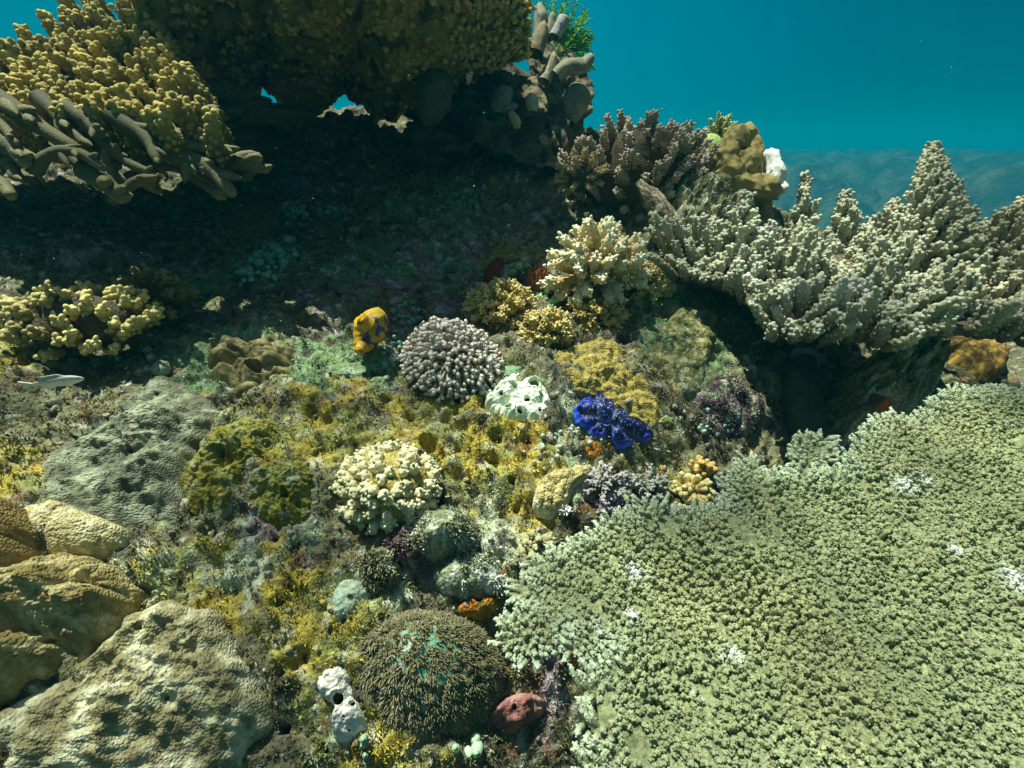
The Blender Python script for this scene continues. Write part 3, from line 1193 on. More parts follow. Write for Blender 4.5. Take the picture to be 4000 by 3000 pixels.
# -- brown bush on the crest
bush('staghorn_coral', 'brown branching coral with fir cone fingers on the reef crest', 'coral', P(2500, 690, 1.42), nrm(C(.02, -.35, .94)), .245, .14, .170, 120, cmin=-.12,
     flen=.36, r0=.0110, r1=.0060, nk=34, kl=.0100, kr=.0036, c0=(.14, .085, .03), c1=(.52, .43, .31), core=.68, cc=(.07, .05, .025), seed=20, up=.0, ktip=.6, tippow=1.7, vert=.45, rj=.2)
bush('staghorn_coral', 'tan branching coral below the brown bush on the crest', 'coral', P(2270, 690, 1.33), nrm(C(-.3, -.6, .74)), .075, .06, .085, 26, cmin=-.2,
     flen=.55, r0=.007, r1=.0045, nk=18, kl=.0065, kr=.0024, c0=(.18, .115, .03), c1=(.52, .42, .20), core=.5, seed=21)
bush('staghorn_coral', 'small yellow green branching coral behind the crest', 'coral', P(2800, 560, 1.62), nrm(C(.2, -.1, 1)), .065, .045, .095, 22, cmin=.05,
     flen=.6, r0=.007, r1=.005, nk=18, kl=.007, kr=.0027, c0=(.2, .2, .04), c1=(.48, .50, .18), core=.5, seed=22)
# -- stubby yellow coral at left
bush('finger_coral', 'stubby yellow branching coral low on the left edge', 'coral', P(300, 1255, .86), nrm(C(.0, -.35, .94)), .160, .08, .070, 70, cmin=-.12,
     flen=.40, r0=.0080, r1=.0066, nk=9, kl=.0085, kr=.0046, c0=(.14, .10, .02), c1=(.62, .53, .21), core=.62, seed=30, ns=9, ks=6, ktip=.45, tippow=2.0, vert=.4, rj=.3)
bush('finger_coral', 'dim olive branching coral behind the stubby yellow one', 'coral', P(610, 1180, .98), nrm(C(.1, -.35, .94)), .085, .06, .075, 22, cmin=-.05,
     flen=.6, r0=.009, r1=.0065, nk=9, kl=.0095, kr=.0044, c0=(.10, .075, .02), c1=(.30, .23, .08), core=.5, seed=31, ns=9, ks=6, ktip=.4)
# -- cream cauliflower coral
q, D = surf(1510, 1900)
bush('cauliflower_coral', 'cream yellow cauliflower coral with stubby rounded branches', 'coral', q - AN * .012, nrm(AN + C(-.05, -.25, 0)), .088, .075, .080, 125, cmin=.0,
     flen=.36, r0=.0088, r1=.0074, nk=14, kl=.0052, kr=.0024, c0=(.37, .30, .085), c1=(.60, .56, .34), core=.78, cc=(.33, .27, .075), seed=40, ns=9, ks=6, tippow=1.0, kout=.9, ktip=.4)


# -- big staghorn thicket at upper left
def left_thicket():
    root = thing('staghorn_thicket', 'large yellow staghorn thicket with olive lower branches at upper left', 'coral', P(350, 620, .9))
    g = np.random.default_rng(23)
    # upright knobbly fingers
    T, D0 = [], []
    for v in np.arange(-8, 430, 46):
        for u in np.arange(-320, 900, 66):
            uu, vv = u + g.normal(0, 22) + (v % 92) * .5, v + g.normal(0, 20)
            if vv < 30 + max(0, uu - 250) * .03 and uu > 620:
                continue
            if uu > 600 + (vv - 60) * .62 or vv < 12 and 90 < uu < 200:
                continue
            if uu < 120 and vv < 100 - .3 * uu:
                continue
            T.append((uu, vv))
            D0.append(1.06 - .225 * (vv / 430) + g.normal(0, .012))
    T = np.array(T)
    tip = P(T[:, 0], T[:, 1], np.array(D0))
    N = len(tip)
    dirs = nrm(C(-.20, -.36, .95) + g.normal(0, .16, (N, 3)))
    L = .074 + .028 * g.random(N)
    base = tip - dirs * L[:, None]
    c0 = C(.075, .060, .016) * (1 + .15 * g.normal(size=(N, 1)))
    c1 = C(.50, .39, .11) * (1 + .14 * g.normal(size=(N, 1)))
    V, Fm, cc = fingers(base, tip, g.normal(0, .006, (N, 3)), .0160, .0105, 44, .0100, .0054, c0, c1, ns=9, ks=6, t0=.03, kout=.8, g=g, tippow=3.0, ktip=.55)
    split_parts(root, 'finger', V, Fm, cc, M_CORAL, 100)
    # smooth spreading branches below
    lines = [[(130, 680), (165, 612), (250, 580), (330, 600), (400, 655)], [(-80, 340), (0, 390), (90, 450), (190, 520), (285, 575)], [(150, 380), (215, 440), (270, 500), (330, 560)],
             [(330, 480), (400, 545), (450, 600), (510, 645), (575, 668)], [(400, 570), (425, 620), (432, 690)], [(430, 450), (500, 490), (580, 540), (612, 618)],
             [(480, 510), (560, 545), (640, 592), (738, 610)], [(530, 460), (600, 485), (655, 495), (682, 518)], [(600, 500), (690, 550), (770, 580), (895, 585)],
             [(500, 700), (590, 650), (650, 642), (740, 662), (820, 695), (872, 768)], [(640, 590), (730, 622), (810, 645), (862, 700), (902, 748)], [(780, 590), (870, 612), (950, 642), (1038, 660)],
             [(900, 620), (945, 650), (972, 686)], [(880, 625), (940, 632), (1004, 618)], [(740, 670), (800, 712), (855, 765)], [(430, 780), (480, 750), (540, 700), (600, 695)],
             [(-40, 500), (20, 560), (78, 600), (96, 632)], [(-80, 600), (0, 640), (48, 652), (62, 690)], [(690, 450), (750, 502), (792, 545)], [(720, 470), (775, 462), (835, 432)],
             [(-60, 700), (10, 720), (40, 760)], [(-90, 420), (-20, 470), (40, 520), (60, 560)], [(560, 640), (570, 700), (600, 730)], [(660, 560), (700, 590), (780, 640), (800, 660)],
             [(230, 560), (300, 640), (390, 690), (440, 690)], [(330, 660), (420, 720), (470, 770)], [(250, 420), (340, 470), (390, 520)], [(120, 480), (180, 560), (240, 620)]]
    for i, ln in enumerate(lines):
        q = np.array(ln, float)
        m = 12
        s = np.linspace(0, len(q) - 1, m)
        uu = np.interp(s, np.arange(len(q)), q[:, 0])
        vv = np.interp(s, np.arange(len(q)), q[:, 1])
        for _ in range(2):
            uu[1:-1] = .5 * uu[1:-1] + .25 * (uu[:-2] + uu[2:])
            vv[1:-1] = .5 * vv[1:-1] + .25 * (vv[:-2] + vv[2:])
        D = .79 + .13 * (uu / 1000) + .05 * ((i * 7) % 5) / 5 - .03 * np.linspace(0, 1, m)
        p = P(uu, vv, D)
        r = (.0092 + .0028 * ((i * 5) % 3)) * (1.18 - .50 * np.linspace(0, 1, m))
        e = nrm(p[-1] - p[-2])
        p = np.concatenate([p, [p[-1] + e * r[-1] * .5, p[-1] + e * r[-1] * .85, p[-1] + e * r[-1]]])
        r = np.concatenate([r, [r[-1] * .88, r[-1] * .5, r[-1] * .04]])
        r = r * (1 + .22 * pnoise(np.arange(len(r)) * .8 + i * 3.1, np.zeros(len(r)), 40))
        G_ = Geo()
        t = np.linspace(0, 1, len(r))
        G_.add(tubev(p, r, 14), gridfaces(len(r), 14), np.repeat(lerp(C(.095, .088, .042), C(.20, .175, .078), t[:, None] ** 2), 14, 0))
        for k in range(4):                                 # short side stubs
            j = int(g.integers(3, 12))
            sd = nrm(g.normal(0, .7, 3) + C(.5, -.4, .15) + e * 1.1)
            b = p[j][None] + np.outer([0, .5, .8, 1.], sd * r[j] * g.uniform(2.0, 4.2))
            G_.add(tubev(b, r[j] * np.array([.75, .65, .45, .05]), 10), gridfaces(4, 10), C(.16, .14, .065))
        G_.build('branch', M_SMOOTH, root)
    V, Fq = blobv(P(180, 430, 1.13), .52, .22, .07, amp=.25, freq=3, seed=3, nu=40, nv=24)  # hidden base mass, widened and set back to cast shade on the slope
    W, Fw = blobv(P(680, 560, 1.27), .30, .20, .05, amp=.25, freq=3, seed=5, nu=40, nv=24)  # second hidden mass, added only to keep sun off the slope
    Geo().add(V, Fq, C(.07, .06, .025)).add(W, Fw, C(.07, .06, .025)).build('base', M_ROCK, root)


left_thicket()


# -- the overhanging plate coral at the top: a funnel seen from below
def overhang():
    root = thing('plate_coral', 'massive dark olive plate coral jutting out overhead and shading the reef', 'coral', P(1400, 420, 1.55))
    lo = np.array([(560, 330, 1.52), (700, 370, 1.60), (820, 390, 1.64), (900, 400, 1.68), (990, 400, 1.70), (1040, 335, 1.70), (1110, 430, 1.70), (1280, 440, 1.70), (1350, 358, 1.70), (1400, 400, 1.70),
                   (1480, 465, 1.68), (1600, 460, 1.64), (1700, 400, 1.60), (1800, 330, 1.56), (1900, 270, 1.52), (1990, 225, 1.48), (2050, 160, 1.44)], float)
    hi = np.array([(480, -260, .92), (600, -380, .84), (700, -450, .80), (800, -480, .78), (900, -500, .76), (1000, -500, .76), (1100, -500, .76), (1250, -480, .78), (1350, -460, .79), (1450, -440, .80),
                   (1560, -400, .84), (1680, -330, .90), (1790, -240, .97), (1890, -150, 1.04), (1970, -70, 1.11), (2030, -10, 1.18), (2065, 40, 1.25)], float)
    na, nt_ = 420, 200
    s = np.linspace(0, len(lo) - 1, na)
    L = np.stack([np.interp(s, np.arange(len(lo)), lo[:, k]) for k in range(3)], 1)
    Hh = np.stack([np.interp(s, np.arange(len(hi)), hi[:, k]) for k in range(3)], 1)
    Lp, Hp = P(L[:, 0], L[:, 1], L[:, 2]), P(Hh[:, 0], Hh[:, 1], Hh[:, 2])
    t = np.linspace(0, 1, nt_)[None, :, None]
    Q = Lp[:, None] * (1 - t) + Hp[:, None] * t
    S0 = (s / len(lo))[:, None] * np.ones((1, nt_))
    T0 = t[0, :, 0][None] * np.ones((na, 1))
    rag = .06 * fbm(T0 * 6, T0 * 0 + 2.5, 1., 3, 312) * np.exp(-(S0 / .06) ** 2)
    Q = Q + CX * rag[..., None] + CU * (.028 * fbm(S0 * 30, T0 * 4, 1., 3, 314) * np.exp(-(T0 / .12) ** 2))[..., None]
    nD = nrm(C(0, -.55, -.83))                       # outward of the underside
    S, T = np.meshgrid(s / len(lo), t[0, :, 0], indexing='ij')
    sh = .045 * np.sin(np.pi * T)
    for k, (t0, am) in enumerate([(.20, .030), (.42, .035), (.62, .03), (.80, .025)]):
        te = t0 + .07 * fbm(S * 6, T * 0 + k, 1.0, 2, 280 + k)
        sh = sh + am * (sstep(te - .015, te + .01, T) - sstep(te + .01, te + .16, T)) * (.6 + .8 * fbm(S * 9, T, 1., 2, 290 + k))
    sh = sh + .022 * fbm(S * 8, T * 5, 1.0, 4, 296) + .010 * fbm(S * 40, T * 22, 1.0, 3, 300)
    Q = Q + nD * sh[..., None]
    n1 = fbm(S * 14, T * 10, 1.0, 4, 304, .6)
    cc = lerp(C(.20, .165, .05), C(.33, .265, .08), sstep(-.3, .5, n1)[..., None])
    cc = lerp(cc, C(.06, .05, .025), sstep(.2, .6, fbm(S * 22, T * 14, 1., 3, 308))[..., None])
    # underside, then the top a hand's breadth above it
    up = Q + C(0, .03, 1) * (.05 * np.sin(np.pi * np.clip(T, 0.02, 1) ** .7)[..., None] + .004)
    V = np.concatenate([Q.reshape(-1, 3), up.reshape(-1, 3)])
    f = gridfaces(na, nt_, False)
    n = na * nt_
    idx = np.arange(n).reshape(na, nt_)
    rims = []
    for e in (idx[:, 0], idx[:, -1], idx[0], idx[-1]):
        rims.append(np.stack([e[:-1], e[1:], e[1:] + n, e[:-1] + n], -1))
    obj('plate', V, np.concatenate([f, f[:, ::-1] + n] + rims), np.concatenate([cc.reshape(-1, 3)] * 2), M_POLYP, root)
    # knobs: dense at the right end and along the shelf edges
    g = np.random.default_rng(24)
    ii = g.integers(2, na - 2, 16000)
    jj = g.integers(2, nt_ - 1, 16000)
    right = sstep(.70, .98, S[ii, jj])
    shelf = sstep(.010, .035, sh[ii, jj] - .045 * np.sin(np.pi * T[ii, jj]))
    pr = .05 + .9 * right * sstep(.05, .5, T[ii, jj]) + .45 * shelf * sstep(-.1, .35, fbm(S[ii, jj] * 12, T[ii, jj] * 6, 1., 2, 310))
    m = g.random(16000) < pr * .8
    ii, jj = ii[m], jj[m]
    p0 = Q[ii, jj]
    k = poisson(p0, .0125, 2200)
    ii, jj, p0 = ii[k], jj[k], p0[k]
    N = len(p0)
    d = nrm(nD * .8 + C(.05, -.45, .65) + C(.5, 0, .1) * right[m][k][:, None] + g.normal(0, .25, (N, 3)))
    Ls = (.010 + .014 * g.random(N)) * (.7 + 1.1 * right[m][k] + .5 * shelf[m][k])
    c0 = np.broadcast_to(C(.24, .19, .05), (N, 3))
    c1 = lerp(C(.42, .33, .08), C(.60, .46, .12), g.random((N, 1))) + right[m][k][:, None] * C(.16, .14, .06)
    V, Fm, cc = fingers(p0 - d * .004, p0 + d * Ls[:, None], g.normal(0, .001, (N, 3)), .0055, .0044, 6, .0052, .0030, c0, c1, ns=7, ks=6, t0=.3, g=g, kout=.7, tippow=1.2, ktip=.7)
    split_parts(root, 'knob', V, Fm, cc, M_CORAL, 100)


overhang()


# ================================================================== crusts, sponges and boulders
def crust(name, label, cat, px, height, cfn, mat, **kw):
    m = Mound(px, height, **kw)
    o = m.build(name, cfn, mat)
    tag(o, label, cat)
    if mat is M_ROCK:
        GROWTH.append((m, cfn(m)))
    return m, o


YEL, YEL2 = (.235, .205, .035), (.17, .175, .055)
crust('algae_covered_rock', 'mustard yellow algae covered boulder left of the cream cauliflower coral', 'rock',
      [(690, 1900), (740, 1760), (850, 1650), (1000, 1600), (1110, 1640), (1140, 1720), (1080, 1790), (960, 1850), (910, 1960), (780, 2010)], .032, flat(YEL, .5, .03, YEL2, 1), M_ALGAE, prof=(2, 1.25), wig=.12,
      lumps=[(.030, .055, 'boss'), (.010, .05, 'fbm'), (.006, .02, 'ridge')], seed=1, pits=[(870, 1770, 18, .02), (1040, 1730, 14, .02), (760, 1860, 10, .012)])
crust('algae_covered_rock', 'yellow green lumpy boulder touching the cream cauliflower coral', 'rock',
      [(940, 1890), (1060, 1770), (1200, 1750), (1290, 1820), (1310, 1950), (1240, 2040), (1100, 2050), (970, 1990)], .032, flat((.225, .205, .035), .5, .03, (.16, .17, .05), 2), M_ALGAE, prof=(2, 1.25), wig=.12,
      lumps=[(.028, .05, 'boss'), (.010, .045, 'fbm'), (.006, .018, 'ridge')], seed=2, pits=[(1110, 1930, 16, .02), (1230, 1900, 10, .015)])
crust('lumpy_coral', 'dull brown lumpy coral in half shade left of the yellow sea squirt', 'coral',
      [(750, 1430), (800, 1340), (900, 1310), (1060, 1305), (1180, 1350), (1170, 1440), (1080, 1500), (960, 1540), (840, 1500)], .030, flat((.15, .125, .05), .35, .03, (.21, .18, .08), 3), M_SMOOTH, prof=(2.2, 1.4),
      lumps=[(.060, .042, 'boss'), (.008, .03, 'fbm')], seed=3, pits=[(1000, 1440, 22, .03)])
crust('mound_coral', 'wide grey green mound coral with a fine wrinkled skin on the left', 'coral',
      [(60, 2010), (130, 1810), (300, 1690), (480, 1620), (550, 1490), (640, 1462), (760, 1500), (850, 1560), (845, 1660), (730, 1790), (690, 1900), (640, 2030), (420, 2070), (200, 2070)], .034,
      flat((.145, .150, .092), .4, .04, (.225, .235, .155), 4), M_FINE, prof=(2.2, 1.4), wig=.10, lumps=[(.030, .08, 'boss'), (.014, .06, 'fbm'), (.005, .02, 'ridge')], seed=4,
      pits=[(500, 1750, 10, .012), (575, 1830, 12, .012), (610, 1540, 8, .01)])
m, o = crust('lobed_coral', 'pale tan lobed coral on the left edge above the darker tan lobes', 'coral',
             [(80, 2010), (200, 1950), (330, 1990), (480, 2060), (450, 2130), (300, 2180), (110, 2130)], .038, flat((.42, .36, .17), .2, .03, (.48, .44, .26), 5), M_POLYP,
             lumps=[(.020, .06, 'boss')], seed=5)
crust('lobed_coral', 'knobbly golden tan lobed coral at the lower left edge', 'coral',
      [(-250, 2150), (100, 2150), (250, 2130), (390, 2180), (500, 2260), (460, 2390), (390, 2500), (260, 2590), (100, 2640), (-250, 2760)], .058, flat((.30, .23, .08), .35, .02, (.36, .31, .15), 6), M_POLYP, rough=.005, wig=.08,
      lumps=[(.020, .09, 'fbm'), (.034, .036, 'boss'), (.005, .02, 'fbm')], seed=6, pits=[(210, 2330, 10, .012), (330, 2290, 8, .01), (120, 2480, 12, .012)], prof=(2.4, 1.6))
crust('lobed_coral', 'dark brown lobed coral cut by the left edge of the picture', 'coral',
      [(-400, 2000), (-100, 1930), (60, 1960), (110, 2040), (90, 2160), (20, 2230), (-300, 2260)], .085, flat((.20, .13, .035), .25, .03, (.26, .18, .06), 7), M_POLYP,
      lumps=[(.03, .08, 'boss')], seed=7, prof=(4, 2.4))
crust('crust_coral', 'pale blotchy flat coral spreading over the bottom left corner', 'coral',
      [(100, 2700), (280, 2590), (460, 2400), (600, 2340), (830, 2380), (900, 2530), (1000, 2640), (1030, 2800), (960, 2910), (800, 3100), (200, 3150), (-300, 2950)], .040,
      flat((.27, .235, .115), .45, .03, (.38, .36, .23), 8), M_POLYP, rough=.004, lumps=[(.005, .030, 'boss'), (.016, .07, 'fbm'), (.007, .03, 'fbm'), (.003, .02, 'ridge')], seed=8, wig=.08,
      pits=[(760, 2600, 12, .012), (520, 2440, 14, .012), (640, 2720, 10, .012)])
crust('boulder', 'grey green weathered boulder below the cream cauliflower coral', 'rock',
      [(1560, 2100), (1640, 2010), (1740, 1985), (1850, 2010), (1870, 2090), (1800, 2140), (1700, 2160), (1600, 2160)], .052, flat((.22, .23, .13), .4, .03, (.36, .37, .27), 9), M_ROCK,
      lumps=[(.022, .05, 'boss'), (.008, .03, 'fbm')], seed=9, pits=[(1752, 2062, 8, .012)])
crust('boulder', 'purple brown rock bored with round black holes', 'rock',
      [(1520, 2100), (1600, 2065), (1680, 2080), (1710, 2140), (1630, 2200), (1530, 2180)], .035, flat((.16, .10, .10), .5, .03, (.30, .24, .24), 10), M_ROCK,
      lumps=[(.010, .03, 'fbm')], seed=10, opened=True, pits=[(1548, 2098, 9, .03), (1585, 2090, 10, .03), (1605, 2086, 9, .03), (1650, 2085, 10, .03), (1575, 2140, 7, .02)])
crust('boulder', 'olive cobble left of the bored purple rock', 'rock', [(1380, 2210), (1420, 2170), (1500, 2165), (1560, 2200), (1550, 2260), (1470, 2290), (1390, 2270)], .035, flat((.20, .19, .09), .4, .03, (.33, .33, .24), 11), M_ROCK,
      lumps=[(.014, .035, 'boss')], seed=11, pits=[(1530, 2225, 6, .01)])
crust('boulder', 'pale green knobbly stone above the orange crust', 'rock', [(1690, 2230), (1780, 2180), (1900, 2170), (1980, 2220), (1950, 2310), (1830, 2330), (1720, 2300)], .030, flat((.27, .30, .18), .4, .03, (.45, .47, .38), 12), M_ROCK,
      lumps=[(.016, .035, 'boss')], seed=12, pits=[(1840, 2200, 9, .015), (1930, 2280, 8, .012)])


def plate_col(m):
    n = fbm(m.a, m.b, .02, 4, 330, .6)
    out = np.ones(m.a.shape + (3,)) * C(.30, .235, .058) * (1 + .3 * n)[..., None]
    right = sstep(.02, .10, (m.a - m.a.mean())) * sstep(.90, .985, m.r)
    return lerp(out, C(.62, .66, .55), right[..., None])


crust('plate_coral', 'ochre crusting plate coral with a whitish rim above the blue clam', 'coral',
      [(2130, 1440), (2190, 1370), (2330, 1335), (2440, 1365), (2510, 1430), (2580, 1560), (2595, 1640), (2550, 1690), (2430, 1640), (2340, 1570), (2240, 1545), (2160, 1510)], .032, plate_col, M_POLYP,
      lumps=[(.014, .05, 'fbm'), (.007, .018, 'boss')], seed=13, prof=(8, 2), wig=.07, lip=.004, rough=.003)
crust('plate_coral', 'small olive green plate with a pale edge right of the ochre plate', 'coral',
      [(2560, 1650), (2640, 1600), (2700, 1590), (2705, 1625), (2650, 1665), (2590, 1672)], .026, flat((.25, .27, .09), .2, .03, (.36, .38, .2), 14), M_POLYP, seed=14, prof=(6, 2))
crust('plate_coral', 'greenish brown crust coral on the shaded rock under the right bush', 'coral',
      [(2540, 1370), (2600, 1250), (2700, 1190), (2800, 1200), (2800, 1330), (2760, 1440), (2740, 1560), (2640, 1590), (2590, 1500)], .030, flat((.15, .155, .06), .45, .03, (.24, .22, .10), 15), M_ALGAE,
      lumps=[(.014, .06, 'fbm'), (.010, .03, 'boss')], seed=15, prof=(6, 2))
crust('honeycomb_coral', 'small cream rimmed honeycomb coral beside the dead coral rubble', 'coral',
      [(2085, 1965), (2105, 1875), (2180, 1835), (2290, 1815), (2320, 1850), (2240, 1910), (2210, 1990), (2140, 2015)], .036,
      lambda m: lerp(np.ones(m.a.shape + (3,)) * C(.44, .36, .15), C(.70, .66, .45), sstep(.82, .97, m.r)[..., None]) * (1 + .2 * fbm(m.a, m.b, .02, 3, 340))[..., None],
      M_POLYP, lumps=[(.006, .012, 'boss')], seed=16, prof=(5, 2))
crust('honeycomb_coral', 'dark brown dimpled coral in the shade at the cave mouth', 'coral',
      [(890, 800), (960, 740), (1040, 750), (1090, 810), (1060, 880), (960, 910), (890, 870)], .05, flat((.17, .12, .06), .2, .02), M_POLYP, lumps=[(.004, .012, 'boss')], seed=17)
SPG = (.70, .80, .56)
crust('sponge', 'brightly lit pale green white sponge full of dark holes', 'sponge',
      [(1890, 1560), (1950, 1490), (2000, 1450), (2060, 1465), (2130, 1490), (2160, 1560), (2145, 1630), (2060, 1650), (1985, 1640), (1920, 1600)], .030, flat(SPG, .12, .02, (.78, .84, .68), 18), M_SPONGE, nr=120, na=300,
      lumps=[(.016, .035, 'boss'), (.009, .03, 'fbm')], seed=18, wig=.09, opened=True,
      pits=[(2005, 1502, 17, .035), (2060, 1556, 13, .03), (1985, 1578, 14, .03), (2085, 1495, 22, .035), (1958, 1540, 9, .02), (2030, 1600, 10, .02), (2110, 1590, 8, .015), (1945, 1515, 8, .015), (2115, 1540, 11, .015)])
crust('sponge', 'faded green sponge in shade between the grey polyp coral and the ochre plate', 'sponge', [(1950, 1470), (1970, 1410), (2030, 1390), (2080, 1430), (2060, 1470), (2000, 1480)], .022, flat((.26, .40, .22), .3, .02), M_SPONGE, seed=19)
crust('sponge', 'pale grey green sponge above the hairy brown coral', 'sponge', [(1285, 2400), (1305, 2290), (1370, 2255), (1440, 2300), (1425, 2360), (1410, 2420), (1320, 2450)], .032, flat((.42, .50, .37), .2, .03, (.34, .42, .32), 20), M_SPONGE,
      lumps=[(.016, .04, 'boss')], seed=20, pits=[(1335, 2412, 9, .02), (1300, 2405, 8, .02), (1370, 2335, 8, .008)])
crust('sponge', 'chalk white sponge with a large hole left of the hairy brown coral', 'sponge',
      [(1225, 2650), (1300, 2580), (1360, 2620), (1400, 2720), (1440, 2840), (1390, 2900), (1300, 2890), (1310, 2780), (1250, 2710)], .034, flat((.74, .70, .60), .15, .02, (.55, .54, .48), 21), M_SPONGE,
      lumps=[(.015, .04, 'boss'), (.008, .02, 'fbm')], seed=21, opened=True, pits=[(1315, 2725, 20, .035), (1372, 2745, 9, .02), (1345, 2800, 5, .01), (1360, 2850, 5, .01)])
crust('sponge', 'dusky pink sponge in the hollow right of the hairy brown coral', 'sponge', [(1900, 2800), (1960, 2730), (2050, 2700), (2130, 2730), (2120, 2790), (2050, 2830), (1980, 2870)], .028, flat((.30, .13, .11), .3, .03, (.36, .2, .17), 22), M_SPONGE,
      lumps=[(.010, .03, 'fbm')], seed=22, pits=[(2010, 2760, 9, .015)])
crust('sponge', 'orange and rust crusting sponge above the hairy brown coral', 'sponge', [(1790, 2360), (1850, 2330), (1900, 2310), (1950, 2340), (1940, 2390), (1870, 2410), (1800, 2400)], .020, flat((.42, .14, .02), .4, .02, (.33, .20, .03), 23), M_ALGAE,
      seed=23, pits=[(1870, 2330, 16, .02)])
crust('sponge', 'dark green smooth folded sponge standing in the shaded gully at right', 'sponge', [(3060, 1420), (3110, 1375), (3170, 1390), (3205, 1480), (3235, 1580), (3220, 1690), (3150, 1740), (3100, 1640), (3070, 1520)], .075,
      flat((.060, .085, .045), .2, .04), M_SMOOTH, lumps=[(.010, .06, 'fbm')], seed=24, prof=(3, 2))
crust('sponge', 'rust red sponge left of the spotted green sea squirts', 'sponge', [(1890, 1060), (1930, 1010), (1965, 1005), (1970, 1050), (1940, 1085), (1895, 1090)], .026, flat((.17, .035, .015), .3, .02), M_SPONGE, lumps=[(.01, .02, 'boss')], seed=25)
crust('sponge', 'brick red crinkled sponge between the ochre bush and the cream coral', 'sponge', [(2045, 1090), (2070, 1065), (2130, 1065), (2150, 1100), (2110, 1125), (2055, 1120)], .030, flat((.27, .10, .05), .3, .02), M_SPONGE, lumps=[(.016, .02, 'ridge')], seed=26)
crust('sponge', 'rusty orange sponge under the front lip of the blue clam', 'sponge', [(2280, 1720), (2320, 1680), (2390, 1700), (2400, 1750), (2340, 1790), (2280, 1770)], .018, flat((.34, .14, .02), .35, .02), M_ALGAE, seed=27)
crust('crest_rock', 'grey olive turf covered crest rock left of the tan leather coral', 'rock',
      [(2600, 880), (2620, 760), (2720, 690), (2840, 700), (2930, 770), (2980, 850), (2880, 900), (2750, 960), (2660, 980)], .060, flat((.15, .14, .065), .5, .03, (.32, .33, .22), 28), M_ROCK,
      lumps=[(.04, .06, 'boss'), (.016, .04, 'ridge')], seed=28, pits=[(2650, 850, 14, .03), (2720, 820, 10, .02)])
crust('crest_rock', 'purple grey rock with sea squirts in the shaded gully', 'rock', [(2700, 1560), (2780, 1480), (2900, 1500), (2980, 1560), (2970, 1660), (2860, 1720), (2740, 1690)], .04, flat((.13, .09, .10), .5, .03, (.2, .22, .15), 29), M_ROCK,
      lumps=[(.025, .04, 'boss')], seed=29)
crust('crust_coral', 'golden brown cup coral hanging below the right edge bush', 'coral', [(3650, 1330), (3800, 1290), (3920, 1320), (3945, 1400), (3900, 1470), (3780, 1450), (3680, 1410)], .10,
      flat((.16, .10, .025), .3, .03, (.42, .26, .05), 30), M_FINE, lumps=[(.01, .05, 'fbm')], seed=30, prof=(3, 2))
crust('reef_rock', 'sunlit yellowish rubble rock beyond the gully on the right', 'rock', [(3290, 1520), (3340, 1400), (3460, 1350), (3620, 1350), (3700, 1430), (3660, 1540), (3540, 1640), (3400, 1690), (3310, 1640)], .17,
      flat((.30, .26, .11), .5, .03, (.46, .46, .32), 31), M_ROCK, prof=(2, 1.3), wig=.12, lumps=[(.055, .05, 'boss'), (.03, .035, 'ridge'), (.02, .02, 'fbm')], seed=31, pits=[(3440, 1450, 14, .03), (3560, 1430, 10, .02)])


# -- grey flower polyps
def polyp_coral():
    m = Mound([(1605, 1350), (1640, 1290), (1720, 1262), (1800, 1275), (1880, 1315), (1925, 1380), (1920, 1440), (1875, 1485), (1795, 1505), (1710, 1495), (1645, 1460), (1608, 1410)], .055, seed=40, prof=(2.2, 1.7))
    root = thing('flower_coral', 'grey mauve dome of hundreds of finger long tube polyps', 'coral', m.V[-1].mean(0))
    m.build('base', flat((.26, .22, .15), .2), M_SMOOTH, root)
    p, n, r = m.scatter(1000, .97, 1, .0054)
    N = len(p)
    g = np.random.default_rng(31)
    lean = C(-.12, -.25, -.15)
    d = nrm(n + lean * .8 + g.normal(0, .24, (N, 3)) + (r[:, None] ** 2) * C(0, -.2, -.35))
    L = .019 + .009 * g.random(N)
    t = np.array([0, .3, .6, .8, .86, .93, .985, 1.0, .975])
    rr = np.array([1.1, .85, .8, .85, 1.25, 1.5, 1.45, 1.0, .25])
    bend = np.cross(d, g.normal(0, 1, (N, 3))) * .12
    path = p[:, None] + d[:, None] * (L[:, None] * t)[..., None] + bend[:, None] * (L[:, None] * t ** 2)[..., None]
    path = path + C(0, -.002, -.003) * (t ** 2)[None, :, None]
    V = tubev(path, np.broadcast_to(.0028 * rr, (N, len(t))) * (.85 + .3 * g.random((N, 1))), 8)
    tc = np.array([0, .2, .45, .6, .9, 1.0, .95, .55, .0])
    cc = lerp(C(.38, .33, .22), C(.68, .62, .54), np.repeat(tc, 8)[None, :, None])
    cc = cc * (1 + .12 * g.normal(size=(N, 1, 1)))
    # little notches in the crown
    cc = cc * np.where((np.arange(8) % 2)[None, :].repeat(9, 0).ravel() * (np.repeat(tc, 8) > .8), .72, 1.0)[None, :, None]
    split_parts(root, 'polyp', V, gridfaces(9, 8), cc, M_SOFT, 100)


polyp_coral()


